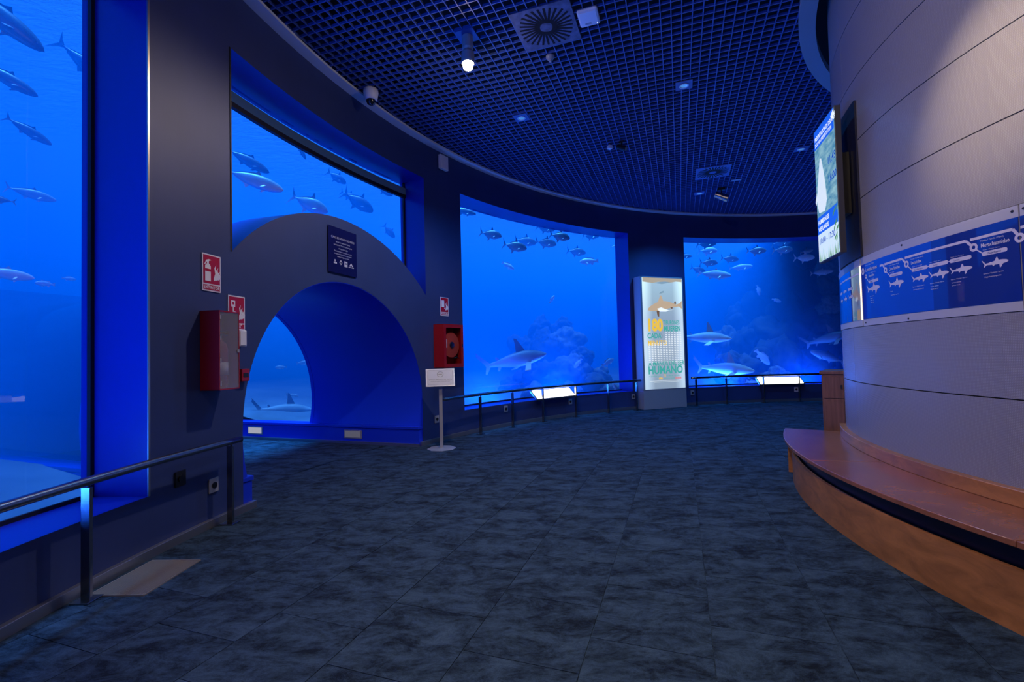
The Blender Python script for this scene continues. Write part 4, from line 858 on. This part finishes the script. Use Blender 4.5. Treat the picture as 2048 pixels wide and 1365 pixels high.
# smoke detector, small sensor, track spots, projector
t = thing('smoke_detector', 'small grey domed smoke detector under the ceiling grid by the large vent', 'smoke detector', (0.58, 5.92, zt))
MB().lathe([(0.055, 0), (0.055, -0.02), (0.035, -0.05), (0.01, -0.058)], n=20).build('body', 'greyp', t, smooth=True); MB().lathe([(0.02, -0.05), (0.018, -0.075), (0.005, -0.08)], n=12).build('sensor_cage', 'greyp', t)
t = thing('motion_sensor', 'tiny white cube sensor on the ceiling beside the black track spotlight', 'sensor', (1.88, 8.53, zt), 0.4)
MB().box(-0.04, 0.04, -0.04, 0.04, -0.085, -0.02).build('case', 'white', t, bevel=0.012); MB().lathe([(0.01, -0.02), (0.01, 0.0)], n=8).build('stem', 'greyp', t)
def track_spot(lab, x, y, s, headmat, aim):
    t = thing('track_spotlight', lab, 'spotlight', (x, y, zt), aim)
    MB().box(-0.06 * s, 0.06 * s, -0.03 * s, 0.03 * s, -0.04 * s, 0).build('adapter', 'blackp', t); MB().box(-0.012, 0.012, -0.012, 0.012, -0.12 * s, -0.03).build('arm', 'blackp', t)
    h = MB(); h.tube([(-0.10 * s, 0, -0.10 * s), (0.10 * s, 0, -0.20 * s)], [0.05 * s, 0.062 * s], 18).build('head', headmat, t, smooth=False)
    MB().tube([(0.098 * s, 0, -0.199 * s), (0.104 * s, 0, -0.202 * s)], 0.05 * s, 18).build('lens', mat('lens' + lab[:5], (0.3, 0.35, 0.4), 0.1, coat=1), t)
track_spot('small black track spotlight hanging in the middle of the ceiling', 2.07, 8.40, 0.8, 'blackp', -0.6)
track_spot('larger silver and black spotlight hanging by the far air vent', 5.02, 11.0, 1.35, 'steel', -0.3)
t = thing('blank_plate', 'plain thin plate in the ceiling grid right of the far air vent', 'ceiling plate', (5.13, 10.47, zt), GA)
MB().box(-0.11, 0.11, -0.05, 0.05, -0.01, 0).build('plate', 'tile', t, bevel=0.002); MB().box(-0.10, 0.10, -0.04, 0.04, -0.013, -0.01).build('cover', 'greyp', t)

# ================================================================== FISH, SHARKS AND ROCKS IN THE TANK
def ray(px, py): return (cF + cX * ((px - 1024) / FPX) + cU * ((682.5 - py) / FPX))
def at_r(px, py, r):
    d = ray(px, py); a = d.x ** 2 + d.y ** 2; b = -(d.x * CX + d.y * CY); c = CX * CX + CY * CY - r * r
    s = (-b + math.sqrt(b * b - a * c)) / a; return Vector((d.x * s, d.y * s, CAMZ + d.z * s)), s
def fish_mat(name, back, belly, rough=0.35):
    m, nt, N, L = nm(name); b = N['Principled BSDF']; b.inputs['Roughness'].default_value = rough
    tc = N.new('ShaderNodeTexCoord'); sx = N.new('ShaderNodeSeparateXYZ'); L.new(tc.outputs['Object'], sx.inputs[0])
    nz = N.new('ShaderNodeTexNoise'); nz.inputs['Scale'].default_value = 5; L.new(tc.outputs['Object'], nz.inputs['Vector'])
    ma = N.new('ShaderNodeMath'); ma.operation = 'MULTIPLY_ADD'; ma.inputs[1].default_value = 0.12; L.new(nz.outputs[0], ma.inputs[0]); L.new(sx.outputs['Z'], ma.inputs[2])
    r = N.new('ShaderNodeMapRange'); r.inputs[1].default_value = -0.06; r.inputs[2].default_value = 0.16; L.new(ma.outputs[0], r.inputs[0])
    mx = N.new('ShaderNodeMixRGB'); mx.inputs[1].default_value = (*belly, 1); mx.inputs[2].default_value = (*back, 1); L.new(r.outputs[0], mx.inputs[0]); L.new(mx.outputs[0], b.inputs['Base Color'])
    return m
FM = {'silver': fish_mat('fish_silver', (0.16, 0.20, 0.22), (0.62, 0.64, 0.60)), 'dark': fish_mat('fish_dark', (0.035, 0.05, 0.06), (0.16, 0.19, 0.20)),
      'grey': fish_mat('fish_grey', (0.045, 0.06, 0.07), (0.30, 0.33, 0.33)), 'pale': fish_mat('fish_pale', (0.40, 0.46, 0.46), (0.75, 0.78, 0.74)), 'shark': fish_mat('shark_grey', (0.30, 0.34, 0.36), (0.85, 0.88, 0.86), 0.5), 'dshark': fish_mat('shark_dark', (0.06, 0.09, 0.12), (0.30, 0.36, 0.40), 0.5)}
M['eye'] = mat('fish_eye', (0.01, 0.01, 0.01), 0.1)
PROF = {'pompano': ([(.5, 0, .0, .004), (.475, .055, .05, .028), (.42, .115, .09, .05), (.32, .165, .14, .068), (.18, .195, .185, .078), (.02, .18, .18, .072), (-.12, .13, .13, .052), (-.24, .06, .06, .028), (-.31, .026, .026, .018), (-.37, .022, .022, .010)],
                    [(-.34, .02), (-.42, .12), (-.5, .26), (-.45, .08), (-.415, 0), (-.45, -.08), (-.5, -.26), (-.42, -.12), (-.34, -.02)],
                    [[(.10, .18), (.03, .33), (.0, .33), (.0, .21), (-.12, .155), (-.27, .06), (-.25, .03)], [(.02, -.17), (-.05, -.30), (-.08, -.30), (-.08, -.19), (-.16, -.14), (-.28, -.05), (-.25, -.02)], [(.26, -.13), (.18, -.21), (.16, -.17)]], (.24, -.03, .15, .06)),
        'jack': ([(.5, 0, 0, .004), (.47, .04, .04, .025), (.40, .08, .075, .048), (.28, .115, .11, .062), (.12, .13, .13, .068), (-.05, .115, .115, .06), (-.2, .075, .075, .042), (-.3, .035, .035, .022), (-.36, .018, .018, .013), (-.40, .016, .016, .008)],
                 [(-.37, .014), (-.43, .07), (-.5, .18), (-.46, .06), (-.435, 0), (-.46, -.06), (-.5, -.18), (-.43, -.07), (-.37, -.014)],
                 [[(.10, .12), (.04, .20), (.0, .15), (-.15, .11), (-.32, .04), (-.30, .02)], [(-.04, -.11), (-.10, -.18), (-.14, -.11), (-.32, -.04), (-.30, -.02)], [(.24, -.10), (.16, -.17), (.14, -.12)]], (.22, -.03, .13, .045)),
        'grouper': ([(.5, 0, 0, .005), (.47, .05, .06, .035), (.38, .11, .12, .065), (.24, .16, .15, .085), (.08, .17, .16, .085), (-.1, .14, .13, .065), (-.25, .085, .08, .04), (-.34, .06, .06, .025), (-.38, .055, .055, .012)],
                    [(-.36, .055), (-.43, .10), (-.5, .12), (-.48, 0), (-.5, -.12), (-.43, -.10), (-.36, -.055)],
                    [[(.22, .15), (.16, .23), (0, .21), (-.15, .20), (-.24, .17), (-.26, .08)], [(-.08, -.12), (-.14, -.21), (-.22, -.18), (-.24, -.08)], [(.2, -.14), (.12, -.23), (.1, -.15)]], (.2, -.04, .15, .07)),
        'shark': ([(.5, 0.0, 0.0, .006), (.475, .018, .016, .030), (.42, .038, .034, .052), (.33, .062, .052, .068), (.2, .082, .068, .076), (.06, .083, .072, .072), (-.08, .064, .058, .054), (-.2, .040, .038, .034), (-.29, .025, .025, .02), (-.35, .020, .020, .012)],
                  [(-.32, .018), (-.40, .10), (-.5, .21), (-.485, .165), (-.50, .15), (-.40, .02), (-.385, -.01), (-.41, -.11), (-.395, -.12), (-.33, -.03)],
                  [[(.19, .075), (.09, .225), (.055, .235), (.06, .17), (.055, .08)], [(-.19, .038), (-.225, .075), (-.25, .07), (-.235, .034)], [(-.18, -.036), (-.22, -.08), (-.24, -.075), (-.225, -.034)]], (.22, -.045, .22, .085))}
st_, tl_, fn_, pc_ = PROF['shark']; PROF['shark'] = ([(a, b * 1.35, c * 1.35, d * 1.2) for a, b, c, d in st_], tl_, [[(x, z * 1.28) for x, z in f] for f in fn_], pc_)
_fm = {}
def fish_mesh(kind, bend):
    if (kind, bend) in _fm: return _fm[(kind, bend)]
    st, tail, fins, pec = PROF[kind]; mb = MB(); n = 14; vs = []
    def bx(x): return bend * (0.5 - x) ** 2 * 0.5
    # smoother stations by Catmull-Rom resampling
    S = []
    for i in range(len(st) - 1):
        a, b, c, d = st[max(0, i - 1)], st[i], st[i + 1], st[min(len(st) - 1, i + 2)]
        for k in range(3):
            u = k / 3; S.append(tuple(max(0.0, 0.5 * ((2 * b[q]) + (-a[q] + c[q]) * u + (2 * a[q] - 5 * b[q] + 4 * c[q] - d[q]) * u * u + (-a[q] + 3 * b[q] - 3 * c[q] + d[q]) * u ** 3)) if q else b[0] + (c[0] - b[0]) * u for q in range(4)))
    S.append(st[-1])
    for (x, zu, zd, w_) in S:
        for k in range(n):
            a = 2 * math.pi * k / n; sn = math.sin(a); vs.append((x, w_ * math.cos(a) + bx(x), (max(zu, .003) if sn > 0 else max(zd, .003)) * sn))
    fs = [(i * n + k, i * n + (k + 1) % n, (i + 1) * n + (k + 1) % n, (i + 1) * n + k) for i in range(len(S) - 1) for k in range(n)] + [tuple(range(n)), tuple(range(len(S) * n - 1, (len(S) - 1) * n - 1, -1))]
    mb.add(vs, fs, 0)
    for pg in [tail] + fins:
        k = len(pg); th = .006
        mb.add([(x, bx(x) - th, z) for x, z in pg] + [(x, bx(x) + th, z) for x, z in pg], [tuple(range(k)), tuple(range(2 * k - 1, k - 1, -1))] + [(i, (i + 1) % k, k + (i + 1) % k, k + i) for i in range(k)], 0)
    px_, pz, pl_, pw = pec
    for sg in (1, -1):
        w0 = .05 if kind != 'shark' else .06; dn = .75 if kind != 'shark' else .45
        pts = [(px_, 0), (px_ - pw, 0.02), (px_ - pw * 1.15 - (.1 if kind == 'shark' else .05), pl_), (px_ - pw - .03, pl_ * 1.02)]
        for tz in (0,):
            a_ = [(x, sg * (w0 + d * math.cos(dn)), pz - d * math.sin(dn) + .004) for x, d in pts]; b_ = [(x, sg * (w0 + d * math.cos(dn)), pz - d * math.sin(dn) - .004) for x, d in pts]
            mb.add(a_ + b_, [(0, 1, 2, 3), (7, 6, 5, 4), (0, 1, 5, 4), (1, 2, 6, 5), (2, 3, 7, 6), (3, 0, 4, 7)], 0)
    ex, ez, ew, er = {'pompano': (.42, .03, .048, .018), 'jack': (.41, .015, .044, .013), 'grouper': (.39, .05, .062, .016), 'shark': (.42, .006, .05, .007)}[kind]
    for sg in (1, -1):
        mb.lathe([(er * .5, -er * .6), (er, 0), (er * .8, er * .45), (er * .2, er * .6)] if sg > 0 else [(er * .2, -er * .6), (er * .8, -er * .45), (er, 0), (er * .5, er * .6)], (ex, sg * (ew - .004), ez), 'y', 10, 1)
    o = mb.build('fish', ['eye', 'eye'], smooth=True); smooth_angle(o, 50); me = o.data; bpy.data.objects.remove(o); _fm[(kind, bend)] = me; return me
_fcopy = {}
def fish(name, cat, kind, skin, px, py, lenpx, r, face, pitch, yaw, label, group=None, bend=0.0, roll=0.0):
    p, dep = at_r(px, py, r)
    while p.z > 4.95 and r > 11.3: r -= 0.1; p, dep = at_r(px, py, r)
    v = Vector((p.x, p.y, 0)).normalized(); right = Vector((v.y, -v.x, 0))
    depF = (p - Vector((0, 0, CAMZ))).dot(cF); L_ = lenpx * depF / FPX * v.y / max(0.3, math.cos(rad(yaw)))
    fw = (right * math.cos(rad(yaw)) + v * math.sin(rad(yaw))) * (1 if face == 'R' else -1)
    fw = fw * math.cos(rad(pitch)) + Vector((0, 0, math.sin(rad(pitch))))
    side = Vector((0, 0, 1)).cross(fw).normalized(); up = fw.cross(side)
    rm = Matrix.Rotation(rad(roll), 3, fw); side, up = rm @ side, rm @ up
    key = (kind, bend, skin)
    if key not in _fcopy:
        me = fish_mesh(kind, bend).copy(); me.materials.clear(); me.materials.append(FM[skin]); me.materials.append(M['eye']); _fcopy[key] = me
    o = bpy.data.objects.new(name, _fcopy[key]); col.objects.link(o)
    o.matrix_world = Matrix(((fw.x * L_, side.x * L_, up.x * L_, p.x), (fw.y * L_, side.y * L_, up.y * L_, p.y), (fw.z * L_, side.z * L_, up.z * L_, p.z), (0, 0, 0, 1)))
    tag(o, label, cat, group); return o
def jk(*a, **k): return fish('trevally', 'fish', 'jack', *a, **k)
def pm(*a, **k): return fish('pompano', 'fish', 'pompano', *a, **k)
def gp(*a, **k): return fish('grouper', 'fish', 'grouper', *a, **k)
def sk_(*a, **k): return fish('shark', 'shark', 'shark', *a, **k)
# tall window
jk('dark', -10, 25, 250, 11.9, 'R', -32, 5, 'huge dark fish cut by the frame at the top of the tall window')
jk('dark', 185, 140, 170, 12.2, 'R', -30, 15, 'dark fish with long forked tail passing behind the blue window reveal')
jk('dark', 10, 155, 150, 12.3, 'R', -22, 5, 'dark slender fish below the huge dark fish in the tall window')
jk('dark', 57, 262, 108, 12.6, 'R', -26, 10, 'small dark slender fish with forked tail alone in the tall window')
jk('silver', 62, 388, 108, 13.2, 'R', -8, 5, 'hazy blue-grey fish at mid height of the tall window')
jk('dark', -5, 398, 80, 13.0, 'L', 3, 0, 'dark tail tip entering the tall window beside the hazy fish')
jk('pale', 10, 548, 125, 12.6, 'R', -6, 5, 'pale thick fish low in the tall window at the frame edge')
gp('pale', 90, 568, 42, 13.6, 'L', 0, 20, 'small pale round fish right behind the pale thick fish')
gp('pale', 138, 558, 30, 14.2, 'R', 0, 20, 'tiny hazy fish by the black gasket of the tall window')
# second window above the tunnel
jk('dark', 496, 322, 95, 12.0, 'R', -22, 10, 'dark fish overlapping a larger one at the corner of the second window')
jk('silver', 508, 361, 125, 11.7, 'R', -14, 0, 'largest grey-green fish at the left of the window above the tunnel')
pm('silver', 618, 408, 82, 11.9, 'R', -22, 0, 'bright silver pompano just above the tunnel arch')
pm('dark', 673, 355, 44, 12.8, 'R', -28, 10, 'small dark pompano alone in the middle of the second window')
pm('dark', 716, 404, 70, 12.3, 'R', -30, 10, 'dark pompano with raised fins right of the silver one')
pm('dark', 698, 392, 38, 12.7, 'R', -22, 10, 'dark pompano half hidden behind another over the tunnel arch')
pm('dark', 769, 381, 38, 12.8, 'R', -30, 10, 'small dark pompano close to the right edge of the second window')
pm('dark', 778, 463, 34, 12.8, 'R', -50, 10, 'dark pompano diving beside the right edge of the second window')
jk('dark', 603, 303, 34, 15.0, 'R', -60, 20, 'faint hazy fish near the water surface in the second window')
# wide window
SCH = 'grey pompano of the school under the head of the wide window'; SG = 'pompano school in the wide window'
jk('grey', 928, 423, 50, 11.55, 'R', -14, 0, 'grey fish cut by the left edge of the wide window')
for k, a in enumerate(((981, 469, 46), (1090, 457, 40), (1119, 473, 43), (1050, 483, 46), (1091, 486, 45), (1029, 493, 51))): pm('grey', a[0], a[1], a[2], (11.5, 12.1, 11.25, 12.0, 11.7, 11.45)[k], 'R', -12, random.uniform(-12, 12), SCH, SG)
pm('grey', 1152, 504, 40, 12.05, 'R', -10, 5, 'single grey pompano below the right end of the school')
pm('grey', 1181, 472, 35, 11.83, 'R', -6, 0, 'grey pompano with ripples under the water near the wide window corner')
jk('pale', 1211, 473, 32, 12.10, 'R', -8, 0, 'pale slender fish trailing at the right of the pompano school')
jk('pale', 1236, 491, 34, 11.88, 'R', 10, 0, 'fish showing only its pale tail at the right reveal of the wide window')
gp('pale', 1178, 523, 38, 11.66, 'L', -2, 10, 'pale blue fish facing left below the pompano school')
gp('pale', 1016, 532, 28, 11.88, 'R', -32, 0, 'whitish oval fish alone in the upper wide window')
gp('pale', 1104, 599, 18, 12.10, 'R', 55, 20, 'small pale fish swimming upwards in mid water of the wide window')
sk_('dshark', 1029, 722, 135, 11.5, 'R', 10, 22, 'dark shark swimming above the rail in the wide window', bend=0.25)
gp('silver', 1216, 725, 26, 12.21, 'R', 25, 35, 'round hazy fish at the right of the reef in the wide window')
gp('pale', 1156, 727, 24, 12.10, 'L', -50, 10, 'pale fish nosing down on the reef of the wide window')
gp('silver', 1230, 775, 18, 11.6, 'L', 60, 10, 'small fish below the rail by the totem')
# right window
pm('dark', 1412, 488, 42, 11.61, 'R', -4, 0, 'dark fish touching the water surface in the right window')
pm('pale', 1415, 502, 40, 11.9, 'R', -6, 0, 'bright white pompano under the dark fish in the right window')
jk('grey', 1368, 513, 34, 11.9, 'R', -4, 0, 'fish head emerging beside the totem in the right window')
pm('grey', 1417, 526, 38, 12.10, 'R', -6, 10, 'hazy blue pompano between two others above the white-bellied shark')
pm('grey', 1459, 518, 38, 12.10, 'R', -10, 10, 'hazy pompano in mid water right of the white one')
pm('grey', 1396, 540, 34, 12.4, 'R', -22, 10, 'hazy fish behind the tail of the long silver fish')
jk('pale', 1428, 549, 70, 11.8, 'R', -10, 0, 'long bright silver fish at the upper left of the right window')
pm('grey', 1512, 502, 42, 11.55, 'R', -6, 0, 'brownish pompano alone in the upper middle of the right window')
pm('grey', 1562, 486, 42, 11.77, 'R', 2, 0, 'pompano cut by the water surface above its twin')
pm('grey', 1565, 500, 43, 11.55, 'R', -5, 0, 'sharp striped pompano under the one cut by the surface')
pm('pale', 1608, 516, 44, 11.66, 'R', -5, 0, 'pale blue pompano below the bright lamp reflection near the screen')
pm('grey', 1613, 503, 28, 11.88, 'R', 5, 0, 'small hazy pompano above the pale blue one near the screen')
jk('pale', 1481, 535, 50, 12.65, 'R', 2, 10, 'long pale hazy fish in mid water of the right window')
jk('pale', 1643, 545, 48, 12.21, 'R', 2, 10, 'slim blue fish under the corner of the screen')
gp('pale', 1517, 581, 24, 12.65, 'R', -80, 10, 'small pale fish hanging head down before the rock wall')
gp('pale', 1553, 601, 20, 12.65, 'R', -20, 20, 'pale spotted fish before the dark rock wall')
sk_('shark', 1406, 676, 114, 11.5, 'R', -4, 0, 'white-bellied grey shark with tall fin beside the totem', bend=0.1)
sk_('shark', 1446, 738, 126, 11.4, 'R', -5, 0, 'lower pale shark gliding just above the rail in the right window', bend=0.15)
sk_('dshark', 1655, 678, 110, 11.7, 'R', 14, 10, 'blue shark half hidden behind the column with its tail showing', bend=0.2)
jk('grey', 1655, 714, 75, 11.72, 'L', 22, 10, 'dark striped fish below the shark near the column')
gp('pale', 1525, 715, 44, 11.88, 'R', -52, 0, 'pale mottled fish diving towards the reef in the right window')
gp('pale', 1508, 768, 34, 11.6, 'R', -20, 20, 'pale fish below the rail beside the right lit panel')
# through the tunnel
sk_('shark', 566, 821, 128, 14.6, 'R', -4, 0, 'pale shark resting on the sand seen through the tunnel', bend=0.1)
gp('pale', 562, 735, 24, 16.0, 'L', 0, 0, 'small pale fish in mid water seen through the tunnel')
gp('pale', 607, 726, 28, 15.6, 'R', 2, 0, 'pale fish next to the arch frame seen through the tunnel')
jk('pale', 584, 791, 26, 15.0, 'R', -10, 0, 'small white fish above the resting shark seen through the tunnel')

# ---- reef rocks
_rk = []
def rock_mesh(seed):
    bm = bmesh.new(); bmesh.ops.create_icosphere(bm, subdivisions=4, radius=1.0)
    for v in bm.verts:
        p = v.co.copy(); d = 1 + 0.42 * noise.noise(p * 1.1 + Vector((seed * 7.1, 0, 0))) + 0.22 * noise.noise(p * 2.7 + Vector((0, seed * 3.3, 0))) + 0.16 * noise.noise(p * 5.5 + Vector((0, 0, seed))) + 0.08 * noise.noise(p * 12 + Vector((0, 0, seed)))
        v.co = p * d
    me = bpy.data.meshes.new('rock'); bm.to_mesh(me); bm.free(); return me
for k in range(5):
    for mt in ('rock', 'paler'):
        me = rock_mesh(k + 1); me.materials.append(M[mt]); me.polygons.foreach_set('use_smooth', [True] * len(me.polygons)); _rk.append(me)
def rock(px, py, rpx, r, pale, label, group, sz=1.0, k=None):
    p, s = at_r(px, py, r + (0.3 if px < 1300 else -0.5)); R_ = rpx * (p.dot(cF)) / FPX
    me = _rk[(random.randrange(5) if k is None else k) * 2 + (1 if pale else 0)]
    o = bpy.data.objects.new('rock', me); col.objects.link(o); o.location = p; o.scale = (R_, R_ * 0.9, R_ * sz); o.rotation_euler = (random.uniform(-.3, .3), random.uniform(-.3, .3), random.uniform(0, 6.28))
    tag(o, label, 'rock', group); return o
random.seed(11)
L1, G1 = 'rough reef boulder piled behind the wide window', 'reef boulders behind the wide window'
for (x, y, rp_, r, pl_) in ((1105, 760, 42, 13.2, 0), (1150, 745, 34, 13.4, 1), (1060, 755, 30, 14.2, 0), (1090, 700, 36, 14.6, 0), (1130, 690, 34, 14.2, 1), (1190, 770, 30, 12.8, 0), (1165, 715, 22, 13.4, 0), (1050, 700, 30, 15.4, 0), (1080, 660, 24, 15.4, 0), (1125, 655, 22, 15.0, 0), (1200, 752, 22, 13.2, 1), (1020, 780, 26, 14.4, 0), (1215, 785, 24, 12.4, 1), (1065, 788, 24, 12.6, 1), (1140, 785, 26, 12.6, 1)):
    rock(x, y, rp_, r, pl_, ('pale speckled' if pl_ else 'dark rough') + ' reef boulder piled behind the wide window', ('pale' if pl_ else 'dark') + ' ' + G1, random.uniform(0.8, 1.15))
L2, G2 = 'weathered rock of the dark reef wall behind the right window', 'reef wall rocks behind the right window'
for (x, y, rp_, r, pl_) in ((1470, 740, 40, 13.6, 0), (1520, 745, 44, 13.8, 0), (1570, 735, 48, 13.6, 0), (1620, 745, 44, 13.2, 0), (1550, 680, 46, 14.4, 0), (1600, 665, 44, 14.4, 0), (1500, 690, 34, 15.0, 0), (1640, 690, 36, 13.8, 0), (1570, 630, 32, 15.0, 0), (1455, 690, 26, 15.4, 1), (1665, 610, 24, 13.4, 1), (1660, 570, 22, 13.4, 0), (1655, 535, 22, 13.5, 1), (1668, 650, 26, 13.4, 0), (1480, 640, 30, 16.5, 0), (1520, 560, 34, 16.8, 0), (1515, 620, 36, 16.4, 0), (1560, 770, 30, 12.5, 1), (1480, 772, 24, 12.5, 1), (1560, 560, 40, 17.0, 0), (1615, 590, 42, 16.6, 0)):
    rock(x, y, rp_, r, pl_, ('pale crusted' if pl_ else 'dark weathered') + ' rock of the reef wall behind the right window', ('pale' if pl_ else 'dark') + ' ' + G2, random.uniform(0.9, 1.5))
